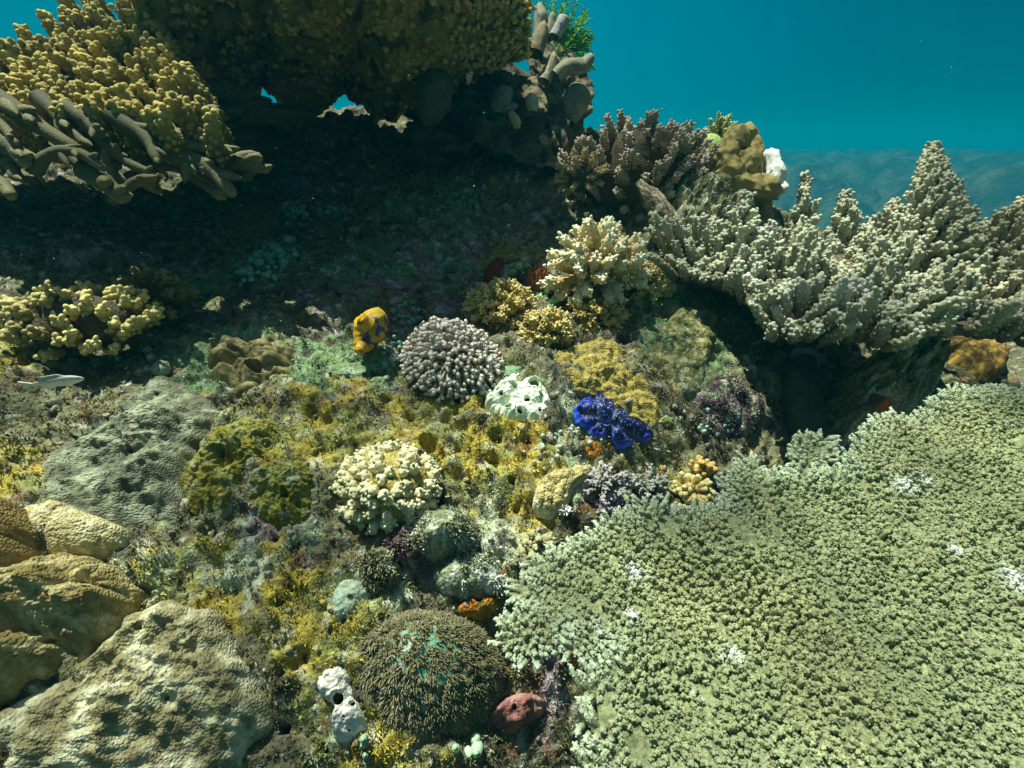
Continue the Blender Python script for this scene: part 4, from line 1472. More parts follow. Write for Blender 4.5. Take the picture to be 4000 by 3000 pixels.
# -- brown hairy mound
def hairy_coral():
    m = Mound([(1375, 2500), (1440, 2420), (1570, 2380), (1730, 2390), (1860, 2440), (1930, 2520), (1950, 2620), (1920, 2730), (1830, 2820), (1710, 2870), (1580, 2870), (1470, 2790), (1395, 2650)], .058, seed=41,
              lumps=[(.004, .03, 'fbm')], prof=(2.0, 1.5), nr=90)
    root = thing('hairy_coral', 'round brown coral mound bristling with short hairs over turquoise skin', 'coral', m.V[-1].mean(0))

    def cf(q):
        n = fbm(q.a, q.b, .013, 4, 350, .65)
        top = np.exp(-(((q.a - q.a.mean()) / .075) ** 2 + ((q.b - q.b.mean() - .01) / .08) ** 2))
        c = lerp(C(.15, .12, .05), C(.14, .34, .22), (sstep(-.3, .2, n) * (.25 + .75 * top))[..., None])
        w = sstep(.38, .6, fbm(q.a, q.b, .03, 3, 355) + .25 * top)
        return lerp(c, C(.50, .54, .46), (w * .8 * top)[..., None])
    m.build('base', cf, M_SMOOTH, root)
    p, n, r = m.scatter(24000, .985, 2)
    g = np.random.default_rng(32)
    a, b, _ = to_abh(p)
    dens = .54 + .46 * r ** 2 - 1.0 * sstep(-.12, .25, fbm(a, b, .011, 3, 360)) * (1 - r ** 3)
    k = g.random(len(p)) < dens
    p, n, r = p[k], n[k], r[k]
    N = len(p)
    fl = np.stack([fbm(p[:, 0], p[:, 1], .016, 2, 362), fbm(p[:, 0], p[:, 1], .016, 2, 364), 0 * r], 1)
    out = nrm(p - m.centre)
    d = nrm(n * .9 + out * .55 + fl * 1.2 + g.normal(0, .42, (N, 3)))
    L = (.0045 + .0055 * g.random(N)) * (.50 + .75 * r)
    t = np.array([0, .4, .75, 1.0])
    path = p[:, None] + d[:, None] * (L[:, None] * t)[..., None] + (C(0, -.25, -.5) * .35)[None, None] * (L[:, None] * t ** 2)[..., None]
    V = tubev(path, np.broadcast_to(.00085 * np.array([1, .9, .7, .25]), (N, 4)), 3)
    c1 = lerp(C(.25, .20, .085), C(.40, .41, .27), g.random((N, 1, 1)))
    cc = lerp(C(.12, .095, .04), c1, np.repeat(t, 3)[None, :, None])
    tag(Geo().addN(V, gridfaces(4, 3), cc).build('tentacle', M_TURF, root), kind='stuff')


hairy_coral()


# -- blue giant clam wedged in the rock
def clam():
    px = [(2252, 1608), (2266, 1583), (2285, 1562), (2312, 1552), (2338, 1545), (2368, 1552), (2392, 1572), (2403, 1597), (2430, 1598), (2458, 1606), (2480, 1628), (2500, 1652), (2525, 1668), (2552, 1704),
          (2520, 1722), (2490, 1724), (2458, 1740), (2425, 1738), (2396, 1720), (2384, 1690), (2362, 1704), (2335, 1706), (2312, 1694), (2304, 1662), (2280, 1662), (2258, 1638)]
    m = Mound(px, .036, seed=42, wig=0.0, na=400, nr=110, prof=(4, 1.7), rough=.0006, sink=-.004)

    def along(us, vs):
        x, y, _ = hit(us, vs, True, .036)
        best = np.full(m.a.shape, 9.)
        for i in range(len(x) - 1):
            d0, d1 = x[i + 1] - x[i], y[i + 1] - y[i]
            t = np.clip(((m.a - x[i]) * d0 + (m.b - y[i]) * d1) / (d0 * d0 + d1 * d1), 0, 1)
            best = np.minimum(best, np.hypot(m.a - x[i] - t * d0, m.b - y[i] - t * d1))
        return best
    best = along([2290, 2330, 2352, 2372, 2380, 2405, 2440, 2480, 2520], [1604, 1612, 1640, 1648, 1640, 1648, 1676, 1690, 1706])
    grv = np.minimum(along([2300, 2322, 2352], [1668, 1648, 1640]), along([2384, 2396, 2405], [1694, 1668, 1648]))
    grv = np.minimum(grv, along([2403, 2396, 2380], [1590, 1616, 1640]))
    th = np.arange(400) * 2 * np.pi / 400
    up = -.008 * np.exp(-(best / .0035) ** 2) + .006 * np.exp(-((best - .016) / .010) ** 2) - .006 * np.exp(-(grv / .0045) ** 2) + .006 * np.sin(th * 13 + 1)[None] * m.r ** 5 + .003 * np.sin(th * 31)[None] * m.r ** 8
    up = up + .004 * fbm(m.a, m.b, .02, 2, 370) + .006 * np.exp(-((m.r - .90) / .05) ** 2)
    edge = nrm(m.V - m.V[:1]) * .008
    m.V = m.V + up[..., None] * AN + edge * (m.r ** 4)[..., None] * (m.r < .99)[..., None]
    root = thing('giant_clam', 'electric blue spotted giant clam wedged in the rock with wavy lips', 'clam', m.V[-1].mean(0))
    w1, _ = worley(m.a, m.b, .0052, 7)
    w2, v2 = worley(m.a, m.b, .0068, 8)
    rim = sstep(.62, .93, m.r)
    blue = C(.012, .035, .60)
    dark = C(.006, .009, .040)
    c = np.ones(m.a.shape + (3,)) * dark
    c = lerp(c, C(.07, .085, .12), (sstep(.006, .002, np.minimum(best, grv)) * .9)[..., None])
    dots = sstep(.33, .22, w1) * np.clip(.25 + .6 * rim + .9 * fbm(m.a, m.b, .03, 2, 372), 0, 1)
    c = lerp(c, C(.018, .045, .62), dots[..., None])
    c = lerp(c, blue, (sstep(.84, .90, m.r) * .5)[..., None])
    c = lerp(c, C(.30, .42, .85), (sstep(.2, .12, w2) * (1 - rim) * .8)[..., None])
    c = lerp(c, C(.03, .14, .80), (sstep(.915, .935, m.r))[..., None])
    c = lerp(c, C(.012, .016, .06), (sstep(.955, .975, m.r))[..., None])
    m.build('mantle', lambda q_: c, M_SOFT, root)
    s = Mound([(2400 + (x - 2400) * .97 + 3, 1645 + (y - 1645) * .97 + 6) for x, y in px], .018, seed=42, wig=0, prof=(8, 2), na=160, nr=40)
    s.build('shell', flat((.33, .30, .26), .4), M_ROCK, root)
    # siphon: a short pale tube in the slit
    a, b, Dx = hit(2440, 1618, True)
    p = from_abh(a, b, Hs(a, b) + .030)[0]
    t = np.array([0, .5, .9, 1.0, .8])
    V = tubev(p + np.outer(t, nrm(AN + C(-.1, -.1, 0)) * .013), np.array([.0065, .0052, .0055, .0042, .0028]), 14)
    obj('siphon', V, gridfaces(5, 14), np.repeat(lerp(C(.10, .08, .12), C(.30, .24, .22), np.array([0, .4, 1, .8, 0])[:, None]), 14, 0), M_SOFT, root)


clam()


# -- yellow sea squirt with blue veins
def gold_squirt():
    q, D = surf(1455, 1340)
    D -= .02
    s = D / 2000
    root = thing('sea_squirt', 'large golden yellow sea squirt with blue veins and two open mouths', 'sea squirt', q)
    k, ns = 44, 72
    t = np.linspace(0, 1, k)
    uu = np.interp(t, [0, .2, .45, .7, .9, 1], [1405, 1424, 1446, 1466, 1474, 1478])
    vv = np.interp(t, [0, .2, .45, .7, .9, 1], [1368, 1330, 1290, 1250, 1220, 1200])
    r = np.interp(t, [0, .05, .2, .45, .7, .86, .95, 1], [14, 34, 46, 62, 54, 40, 24, 2]) * s
    for _ in range(3):
        r[1:-1] = .25 * r[:-2] + .5 * r[1:-1] + .25 * r[2:]
    path = P(uu, vv, np.full(k, D - .02))
    V = tubev(path, r, ns).reshape(k, ns, 3)
    c = path[:, None]
    th = np.arange(ns) * 2 * np.pi / ns
    n = fbm(np.cos(th)[None] * 1.3 + t[:, None] * 4, np.sin(th)[None] * 1.3 + t[:, None] * 2, 1.0, 3, 380)
    V = c + (V - c) * (1 + .14 * n)[..., None]
    xr = ((V - c) @ CX) / (r[:, None] + 1e-6)
    w, _ = worley(V[..., 0] + V[..., 1] * .5, V[..., 2] + V[..., 1] * .3, .017, 9)
    vein = sstep(.37, .46, w) * sstep(-.35, .15, xr + .4 * n) * sstep(.08, .2, t)[:, None] * sstep(.95, .75, t)[:, None]
    cc = lerp(np.ones(V.shape) * C(.54, .34, .012) * (1 + .25 * n)[..., None], C(.055, .05, .16), vein[..., None])
    obj('body', V.reshape(-1, 3), gridfaces(k, ns), cc.reshape(-1, 3), M_SOFT, root)
    for (u, v, du, dv, rp, ln) in [(1440, 1268, -.55, .42, 25, 34), (1418, 1352, -.45, -.75, 22, 30)]:
        d = nrm(du * CX + dv * CU - .62 * CF)
        t2 = np.array([0, .4, .8, .95, 1.0, .92, .6, .3])
        rr = np.array([1.3, 1.0, .98, 1.1, 1.0, .72, .6, .3]) * rp * s
        p = P(u, v, D - .045) + np.outer(t2 * ln * s, d)
        Vs = tubev(p, rr, 24)
        th2 = np.arange(24) * 2 * np.pi / 24
        cs = np.repeat(lerp(C(.56, .31, .012), C(.10, .055, .01), np.array([0, 0, 0, 0, .1, .6, .9, 1])[:, None]), 24, 0)
        obj('siphon', Vs, gridfaces(8, 24), cs, M_SOFT, root)


gold_squirt()


# -- little urn shaped sea squirts
def urn_mesh(c_out, c_in, ribs=False):
    ns = 14
    t = np.array([0, .12, .4, .68, .86, .97, 1.0, .95, .7, .4])
    r = np.array([.30, .42, .52, .50, .42, .38, .31, .25, .24, .12])
    V = tubev(np.outer(t, [0, 0, 1.0]), r, ns)
    V[:ns, 2] = 0
    k = np.array([0, 0, .2, .3, .4, .2, .5, .9, 1, 1])
    cc = np.repeat(lerp(C(*c_out), C(*c_in), k[:, None]), ns, 0)
    cc = cc * (1 + .12 * ((np.arange(len(cc)) % ns) % 2 - .5))[:, None]
    return V, gridfaces(10, ns), cc


def urns(label, group, spots, size, c_out, c_in, seed=0, cat='sea squirt', name='sea_squirt'):
    g = np.random.default_rng(600 + seed)
    V, Fq, cc = urn_mesh(c_out, c_in)
    spots = np.array([(*q, 1.0)[:3] for q in spots], float)
    a, b, D = hit(spots[:, 0], spots[:, 1])
    first = None
    for i in range(len(spots)):
        p = from_abh(a[i], b[i], Ht(a[i], b[i]) - .002)
        s = size * D[i] / 2000 * (.75 + .5 * g.random()) * spots[i, 2]
        d = nrm(AN + C(0, -.5, 0) + g.normal(0, .35, 3))
        if first is None:
            first = obj(name, V, Fq, cc, M_SOFT)
            o = first
        else:
            o = first.copy()
            col.objects.link(o)
        o.location = p.tolist()
        o.rotation_euler = Vector(d.tolist()).to_track_quat('Z', 'Y').to_euler()
        o.scale = (s, s, s * (1 + .3 * g.random()))
        tag(o, label, cat, group)


def scat(cx, cy, rx, ry, n, seed):
    g = np.random.default_rng(700 + seed)
    r = np.sqrt(g.random(n))
    th = g.random(n) * 6.28
    return np.stack([cx + rx * r * np.cos(th), cy + ry * r * np.sin(th)], 1)


PALE, MINT = (.52, .64, .54), (.30, .52, .42)
DG = (.015, .05, .03)
urns('tiny pale mint sea squirt between the golden sea squirt and the grey polyp dome', 'sea squirts beside the golden sea squirt', np.concatenate([scat(1590, 1230, 55, 55, 22, 1), scat(1540, 1330, 40, 40, 8, 2), scat(1515, 1400, 32, 45, 12, 3)]), 17, MINT, DG, 1)
urns('tiny whitish sea squirt on ochre rock beside the blue clam', 'sea squirts on the ochre rock', np.concatenate([scat(2200, 1720, 130, 60, 22, 4), scat(2330, 1690, 60, 30, 5, 5), scat(2100, 1780, 80, 60, 8, 6)]), 16, PALE, DG, 2)
urns('small pale sea squirt on the dark purple rock in the right gully', 'sea squirts in the gully', scat(2820, 1650, 130, 55, 24, 7), 19, (.42, .56, .47), DG, 3)
urns('green mouthed sea squirt in a row at the bottom edge', 'row of green sea squirts at the bottom edge', [(1782, 2925, 1.1), (1822, 2920, 1.1), (1866, 2900, 1.25), (1858, 2870, 1.0)], 34, (.50, .62, .48), (.05, .30, .03), 4)
urns('green mouthed sea squirt below the chalk white sponge', 'pair of green sea squirts below the white sponge', [(1425, 2905), (1427, 2945), (1420, 2880)], 28, (.45, .58, .44), (.05, .28, .04), 5)
urns('single green mouthed sea squirt on the pale rubble left of centre', 'green sea squirts on the rubble', [(982, 2198), (912, 2268)], 26, (.40, .50, .36), (.03, .12, .03), 6)
urns('cup like green sea squirt on the ledge behind the grey green mound coral', 'green sea squirts on the left ledge', [(650, 1450, 1.4), (590, 1380), (600, 1408), (640, 1405, .6), (660, 1400, .6), (465, 1405, .6)], 36, (.34, .48, .34), (.10, .16, .03), 7)
urns('bright spotted green sea squirt tucked among the ochre and cream corals', 'bright green sea squirts', [(2000, 1070), (2030, 1062), (2060, 1052), (2085, 1060), (2130, 1125, 1.2), (2150, 1140, 1.3), (2125, 1165, 1.3), (2155, 1185), (2150, 1210, .8), (2060, 1230), (2045, 1245)], 26, (.42, .66, .30), (.05, .25, .04), 8)
urns('tiny teal sea squirt in the shade of the overhang', 'sea squirts in the shade', np.concatenate([scat(1380, 1090, 50, 50, 10, 8), scat(1800, 800, 120, 40, 10, 9), scat(1340, 1460, 50, 30, 7, 10)]), 15, (.22, .42, .36), DG, 9)


# -- bubble algae
def bubbles(label, group, spots, size, c, seed):
    g = np.random.default_rng(800 + seed)
    V, Fq = blobv((0, 0, .6), 1, 1, .9, amp=.06, freq=1.5, nu=14, nv=10, seed=seed)
    a, b, D = hit(spots[:, 0], spots[:, 1])
    first = None
    for i in range(len(spots)):
        p = from_abh(a[i], b[i], Ht(a[i], b[i]))
        s = size * D[i] / 2000 * (.6 + .8 * g.random())
        if first is None:
            first = o = obj('bubble_alga', V, Fq, C(*c), M_BUB)
        else:
            o = first.copy()
            col.objects.link(o)
        o.location = p.tolist()
        o.rotation_euler = (-.6, 0, g.random() * 6)
        o.scale = (s, s, s)
        tag(o, label, 'alga', group)


M_BUB = skin('bubble_skin', 60, .2, .1, 300, .0005, rough=.3, spec=.5)
bubbles('round sea green bubble alga in the cluster on the shaded slope', 'bubble algae on the shaded slope', np.concatenate([scat(1050, 1040, 75, 65, 26, 11), scat(1110, 985, 70, 40, 12, 12), scat(960, 1100, 50, 30, 6, 13)]), 15, (.20, .42, .30), 1)
bubbles('small sea green bubble alga beside the dark dimpled coral', 'bubble algae by the cave mouth', np.concatenate([scat(1150, 840, 50, 50, 18, 14), scat(1290, 820, 40, 25, 8, 15)]), 10, (.20, .38, .31), 2)


# -- dead branches and antlers low in the middle
for i, (u, v, rx, rz, n, c0, c1, nm, lab, kw) in enumerate([
        (2360, 1870, 130, 70, 44, (.17, .13, .12), (.44, .40, .38), 'dead_coral', 'broken grey lilac dead branching coral under the blue clam', {}),
        (2520, 1880, 120, 80, 44, (.16, .14, .11), (.38, .40, .34), 'dead_coral', 'grey green dead branching coral left of the yellow antlers', {}),
        (2400, 1990, 120, 60, 36, (.15, .11, .12), (.34, .30, .33), 'dead_coral', 'mauve tipped dead coral stubble behind the table coral edge', {}),
        (2700, 1900, 110, 75, 30, (.33, .22, .05), (.62, .55, .24), 'antler_coral', 'yellow antler coral with smooth forked branches beside the table coral', dict(sub=3, nk=0, r0=.0065, r1=.0052)),
        (2650, 1990, 70, 45, 14, (.33, .24, .06), (.66, .62, .34), 'antler_coral', 'pale yellow antler coral sprig in front of the larger antlers', dict(sub=3, nk=0, r0=.006, r1=.005)),
        (2740, 1810, 70, 60, 18, (.26, .16, .03), (.52, .38, .12), 'antler_coral', 'amber antler coral sprig in the shade of the gully', dict(sub=2, nk=0, r0=.006, r1=.005)),
        (2195, 1985, 42, 40, 16, (.60, .58, .52), (.74, .73, .70), 'twig_coral', 'tiny white twig coral beside the cream rimmed honeycomb coral', dict(sub=4, nk=0, r0=.0017, r1=.0012, spread=.8)),
        (1560, 1390, 40, 36, 14, (.40, .46, .42), (.56, .64, .60), 'twig_coral', 'tiny pale twig coral left of the grey polyp dome', dict(sub=4, nk=0, r0=.0017, r1=.0012, spread=.8)),
        (2610, 985, 50, 42, 16, (.40, .36, .30), (.60, .56, .50), 'twig_coral', 'tiny pinkish twig coral at the left end of the right bush', dict(sub=4, nk=0, r0=.0019, r1=.0013, spread=.8)),
        (2090, 2110, 90, 70, 22, (.24, .21, .08), (.42, .40, .22), 'finger_coral', 'olive ridged finger coral left of the table coral tip', dict(nk=5, r0=.007, r1=.006)),
        (2040, 2190, 55, 60, 14, (.09, .08, .04), (.20, .19, .11), 'finger_coral', 'dark olive finger coral stubs at the table coral edge', dict(nk=6, r0=.006, r1=.005))]):
    q, D = surf(u, v + rz * .35)
    s = D / 2000
    k = dict(nk=9, r0=.0055, r1=.0038, kl=.006, kr=.0024)
    k.update(kw)
    bush(nm, lab, 'coral', q, nrm(AN + C(0, -.25, 0)), rx * s, rx * s * .8, rz * s * 1.3, n, cmin=.05, flen=.75, c0=c0, c1=c1, core=.45, cc=(.10, .08, .05), seed=50 + i, up=-.05, jit=.3, rj=.35, mat=M_SMOOTH if not k['nk'] else M_CORAL, **k)


# ================================================================== pillar, fan and soft corals at the top
def lump_tube(u, v, D, rpx, ns=40, k=40, amp=.2, freq=9., seed=0, c=(.15, .12, .06), c2=(.3, .26, .16)):
    s = np.linspace(0, len(u) - 1, k)
    i = np.arange(len(u))
    uu, vv, dd = np.interp(s, i, u), np.interp(s, i, v), np.interp(s, i, D)
    r = np.interp(s, i, rpx) / 2000 * dd
    for _ in range(3):
        for q in (uu, vv, dd, r):
            q[1:-1] = .25 * q[:-2] + .5 * q[1:-1] + .25 * q[2:]
    path = P(uu, vv, dd)
    V = tubev(path, r, ns).reshape(k, ns, 3)
    th = np.arange(ns) * 2 * np.pi / ns
    L = np.concatenate([[0], np.cumsum(np.linalg.norm(np.diff(path, axis=0), axis=1))])
    X_, Y_, Z_ = V[..., 0], V[..., 1], V[..., 2]
    n = .6 * fbm(X_ * freq + Y_ * freq * .7 + seed * 5.1, Z_ * freq - Y_ * freq * .5, 1.0, 4, 400 + seed % 20, .6) + .6 * fbm(Y_ * freq - Z_ * freq * .6, X_ * freq + Z_ * freq * .5, 1.0, 4, 410 + seed % 10, .6)
    V = path[:, None] + (V - path[:, None]) * (1 + amp * n)[..., None]
    cc = lerp(C(*c), C(*c2), sstep(-.3, .5, fbm(th[None] * 1.3, L[:, None] * 22, 1., 3, 420 + seed % 20, .65))[..., None])
    return V.reshape(-1, 3), gridfaces(k, ns), cc.reshape(-1, 3)


def pillar():
    V, Fq, cc = lump_tube([2190, 2160, 2170, 2160, 2130, 2120], [700, 560, 420, 300, 200, 120], [1.55] * 6, [150, 125, 105, 90, 60, 6], 120, 130, .60, 14, 1, (.085, .07, .035), (.26, .22, .12))
    tag(obj('reef_pillar', V, Fq, cc, M_ROCK), 'craggy rock pillar at the right end of the overhang', 'rock')


pillar()
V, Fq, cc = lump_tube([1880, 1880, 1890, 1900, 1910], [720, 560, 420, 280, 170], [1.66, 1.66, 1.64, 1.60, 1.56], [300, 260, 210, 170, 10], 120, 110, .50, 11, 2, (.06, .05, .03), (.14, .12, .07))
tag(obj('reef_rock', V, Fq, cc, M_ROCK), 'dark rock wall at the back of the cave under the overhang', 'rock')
for (lab, cat, nm, u, v, r, c, c2, D) in [
        ('grey cone shaped sponge at the very top of the pillar', 'sponge', 'finger_sponge', [2108, 2110, 2112, 2108, 2106], [150, 110, 70, 30, 8], [24, 24, 28, 18, 2], (.20, .19, .13), (.30, .28, .20), 1.44),
        ('slim grey finger sponge right of the topmost cone', 'sponge', 'finger_sponge', [2138, 2150, 2158, 2160], [150, 105, 65, 45], [20, 18, 15, 2], (.19, .18, .11), (.28, .26, .17), 1.44),
        ('leaning pale lilac finger sponge against the green fan', 'sponge', 'finger_sponge', [2165, 2182, 2205, 2212], [145, 110, 75, 62], [22, 22, 24, 4], (.27, .26, .24), (.38, .36, .33), 1.43),
        ('stout tan sponge stump in the middle of the pillar', 'sponge', 'finger_sponge', [2090, 2105, 2120, 2128], [210, 160, 110, 82], [34, 32, 24, 4], (.16, .13, .06), (.25, .2, .1), 1.42),
        ('grey horn sponge pointing right below the green fan', 'sponge', 'finger_sponge', [2170, 2210, 2250, 2285, 2305, 2308], [300, 265, 258, 255, 225, 208], [26, 30, 30, 26, 22, 3], (.17, .16, .10), (.28, .27, .2), 1.42),
        ('pointed cream sponge finger on the pillar flank', 'sponge', 'finger_sponge', [2125, 2145, 2160, 2166], [320, 270, 225, 200], [26, 22, 18, 2], (.24, .21, .12), (.36, .32, .2), 1.43),
        ('rounded grey mound sponge on the right flank of the pillar', 'sponge', 'finger_sponge', [2225, 2240, 2250, 2245], [480, 420, 360, 320], [20, 55, 50, 6], (.15, .14, .09), (.22, .21, .15), 1.47),
        ('short cream sponge nub on the shaded side of the pillar', 'sponge', 'finger_sponge', [2080, 2078, 2074, 2072], [440, 410, 380, 362], [16, 26, 24, 3], (.33, .30, .18), (.42, .38, .24), 1.40),
        ('thin pale drip shaped sponge hanging left of the pillar', 'sponge', 'finger_sponge', [2040, 2042, 2040, 2038], [140, 170, 200, 212], [10, 14, 10, 2], (.33, .33, .24), (.42, .42, .3), 1.40),
        ('yellowish crooked sponge finger hanging in the cave mouth', 'sponge', 'finger_sponge', [1995, 2010, 2022, 2030], [440, 465, 490, 500], [12, 18, 17, 3], (.38, .34, .14), (.45, .4, .2), 1.38),
        ('smooth dim green lobe hanging below the overhang', 'sponge', 'hanging_sponge', [1690, 1700, 1690, 1672, 1660], [270, 330, 400, 460, 495], [30, 75, 72, 48, 4], (.075, .085, .05), (.10, .11, .065), 1.34),
        ('diagonal dead slab with a pale upper edge below the brown crest bush', 'rock', 'coral_slab', [2490, 2530, 2580, 2625, 2640], [710, 760, 810, 870, 900], [16, 34, 36, 34, 6], (.15, .11, .06), (.42, .36, .24), 1.27)]:
    V, Fq, cc = lump_tube(u, v, [D] * len(u), r, 36, 44, .16 if nm != 'coral_slab' else .45, 22, len(lab), c, c2)
    tag(obj(nm, V, Fq, cc, M_SMOOTH if nm != 'coral_slab' else M_ROCK), lab, cat)


def leather_cup():
    root = thing('leather_coral', 'dim grey folded leather coral cup in the cave mouth', 'coral', P(1965, 460, 1.42))
    V, Fq, cc = lump_tube([1950, 1955, 1965, 1975, 1975], [450, 410, 375, 350, 338], [1.40] * 5, [22, 40, 34, 30, 4], 36, 40, .18, 16, 5, (.16, .17, .12), (.22, .23, .17))
    obj('lobe', V, Fq, cc, M_SMOOTH, root)
    V, Fq = blobv(P(1985, 418, 1.39), .026, .022, .009, nrm(np.array([[1, .1, .15], [-.1, 1, .3], [-.2, -.3, 1]])), amp=.25, freq=2.5, seed=6)
    obj('dish', V, Fq, C(.22, .22, .15), M_SMOOTH, root)
    V, Fq, cc = lump_tube([1965, 1960, 1955], [410, 440, 470], [1.42] * 3, [16, 14, 18], 16, 20, .15, 12, 3, (.11, .11, .08), (.14, .14, .1))
    obj('stalk', V, Fq, cc, M_SMOOTH, root)


leather_cup()


def green_fan():
    root = thing('sea_fan', 'bright green feathery fan behind the pillar sponges', 'sea fan', P(2170, 330, 1.52))
    g = np.random.default_rng(33)
    n = 46
    th = np.linspace(R_(120), R_(-28), n) + g.normal(0, .03, n)
    st = np.stack([2160 + g.normal(0, 22, n), 235 + g.normal(0, 30, n)], 1)
    ln = np.interp(th, [R_(-28), R_(0), R_(40), R_(70), R_(100), R_(120)], [170, 165, 175, 235, 230, 150]) * (1 + .08 * g.normal(size=n))
    en = st + np.stack([np.cos(th), -np.sin(th)], 1) * ln[:, None]
    en[:, 0] = np.minimum(en[:, 0], 2306 + g.normal(0, 6, n))
    p0 = P(st[:, 0], st[:, 1], np.full(n, 1.54) + g.normal(0, .012, n))
    p1 = P(en[:, 0], en[:, 1], np.full(n, 1.56) + g.normal(0, .025, n))
    c1 = lerp(C(.10, .30, .02), C(.22, .48, .05), g.random((n, 1)))
    V, Fm, cc = fingers(p0, p1, g.normal(0, .006, (n, 3)), .0035, .0018, 34, .017, .0016, np.broadcast_to(C(.035, .10, .01), (n, 3)), c1, ns=6, ks=4, t0=.12, kout=.9, g=g, tippow=.7, ktip=.8)
    split_parts(root, 'branch', V, Fm, cc, M_TURF, 100)


green_fan()


def leather_head():
    root = thing('leather_coral', 'tan folded leather coral on a stalk with one bleached white lobe', 'coral', P(2985, 900, 1.36))
    D = 1.37
    s = D / 2000
    V, Fq, cc = lump_tube([2985, 2985, 2975, 2965], [905, 850, 800, 740], [D] * 4, [40, 28, 34, 50], 30, 30, .2, 14, 7, (.22, .17, .07), (.30, .25, .12))
    obj('stalk', V, Fq, cc, M_SMOOTH, root)
    heads = [Geo(), Geo()]
    for k, (u, v, rx, ry, dd, white) in enumerate([(2875, 545, 48, 52, 0, 0), (2915, 520, 34, 34, .01, 0), (2835, 610, 44, 50, -.01, 0), (2855, 680, 66, 62, -.02, 0), (2925, 650, 50, 70, -.01, 0), (2930, 730, 74, 48, -.03, 0),
                                                   (2985, 735, 62, 46, -.03, 0), (3020, 690, 38, 56, -.01, 1), (3010, 620, 26, 36, .0, 1), (2890, 790, 70, 46, .01, 0), (2945, 580, 30, 46, .0, 0), (3040, 730, 24, 30, -.01, 1)]):
        V, Fq = blobv(P(u, v, D + dd), rx * s, .04, ry * s, amp=.45, freq=2.6, seed=20 + k)
        heads[white].add(V, Fq, C(1, 1, 1))
    for h, m_, nm in ((heads[0], M_TAN, 'head'), (heads[1], M_WHITE, 'lobe')):
        o = h.build(nm, m_, root)
        md = o.modifiers.new('fuse', 'REMESH')
        md.mode = 'VOXEL'
        md.voxel_size = .0035
        md.use_smooth_shade = True
        sm = o.modifiers.new('soften', 'SMOOTH')
        sm.iterations = 7
        if h is heads[1]:
            o['label'] = 'bleached white lobe of the leather coral'


M_TAN = skin('leather_skin', 60, .3, .4, 420, .0015, 'polyp', const=(.32, .245, .08))
M_WHITE = skin('bleached_skin', 60, .15, .4, 420, .0015, 'polyp', const=(.68, .68, .62))
leather_head()
V, Fq = blobv(P(2765, 590, 1.48), .046, .05, .045, amp=.08, freq=2, seed=9, nu=40, nv=26)
tag(obj('brain_coral', V, Fq, C(.28, .42, .11), M_POLYP), 'small lime green brain coral beside the tan leather coral', 'coral')


# ================================================================== fish
def fish(label, p, heading, length, height, cfn, seed=0, name='fish'):
    """body along heading; fins as parts"""
    root = thing(name, label, 'fish', p)
    f = nrm(np.asarray(heading, float))
    upv = nrm(C(0, -.15, 1) - f * (C(0, -.15, 1) @ f))
    sd = np.cross(f, upv)
    t = np.linspace(0, 1, 18)
    prof = np.interp(t, [0, .06, .2, .42, .65, .85, .95, 1], [.02, .42, .82, 1.0, .82, .40, .22, .16])
    ns = 16
    th = np.arange(ns) * 2 * np.pi / ns
    c = p + np.outer(.5 - t, f) * length
    V = c[:, None] + (prof[:, None] * height * .5)[..., None] * (np.cos(th)[None, :, None] * upv) + (prof[:, None] * height * .24)[..., None] * (np.sin(th)[None, :, None] * sd)
    obj('body', V.reshape(-1, 3), gridfaces(18, ns), cfn(np.repeat(t, ns), np.tile(np.cos(th), 18)), M_SOFT, root)

    def fin(name_, pts, colr):
        q = np.array([p + f * a * length + upv * b * height for a, b in pts])
        w = sd * length * .008
        Vf = np.concatenate([q - w, q + w])
        obj(name_, Vf, [(0, 1, 2, 3), (7, 6, 5, 4), (0, 4, 5, 1), (1, 5, 6, 2), (2, 6, 7, 3), (3, 7, 4, 0)], colr, M_SOFT, root, False)
    cm = cfn(np.array([.95]), np.array([0.]))[0]
    fin('tail_fin', [(-.44, .08), (-.68, .42), (-.62, 0), (-.68, -.42)], cm)
    fin('dorsal_fin', [(.22, .38), (.05, .68), (-.25, .60), (-.34, .24)], cfn(np.array([.5]), np.array([1.]))[0])
    fin('anal_fin', [(-.05, -.42), (-.15, -.66), (-.30, -.52), (-.34, -.24)], cfn(np.array([.6]), np.array([-1.]))[0])
    for s in (-1, 1):
        e, Fe = blobv(p + f * .40 * length + upv * .10 * height + sd * s * height * .15, height * .07, height * .07, height * .07, amp=0, nu=10, nv=8)
        obj('eye', e, Fe, C(.01, .01, .01), M_SOFT, root)


fish('pale slender fish hovering low at the left edge', P(225, 1490, .74), C(.96, .2, .05), .070, .017, lambda t, y: lerp(C(.45, .43, .34), C(.80, .79, .70), sstep(-.4, .5, -y + .3)[:, None]), 1)
fish('tiny orange and white striped fish in the dark under the overhang', P(1835, 298, 1.30), C(.35, .1, .9), .030, .015,
     lambda t, y: np.where((np.sin(t * 22) > .1)[:, None], C(.62, .20, .08), C(.62, .58, .55)), 2)
fish('small orange tailed fish at the edge of the right gully', P(3440, 1572, .98), C(-.75, .2, .55), .052, .026, lambda t, y: lerp(C(.06, .03, .02), C(.62, .15, .01), sstep(.35, .6, t)[:, None]), 3)
crust('sponge', 'pale blue grey sponge with a yellow top on the ledge under the right bush', 'sponge', [(3075, 1385), (3110, 1360), (3180, 1365), (3235, 1400), (3200, 1430), (3110, 1425)], .03,
      lambda m: lerp(np.ones(m.a.shape + (3,)) * C(.40, .44, .44), C(.42, .32, .06), sstep(.0, .02, m.b - m.b.mean())[..., None]), M_SPONGE, lumps=[(.014, .03, 'boss')], seed=32)


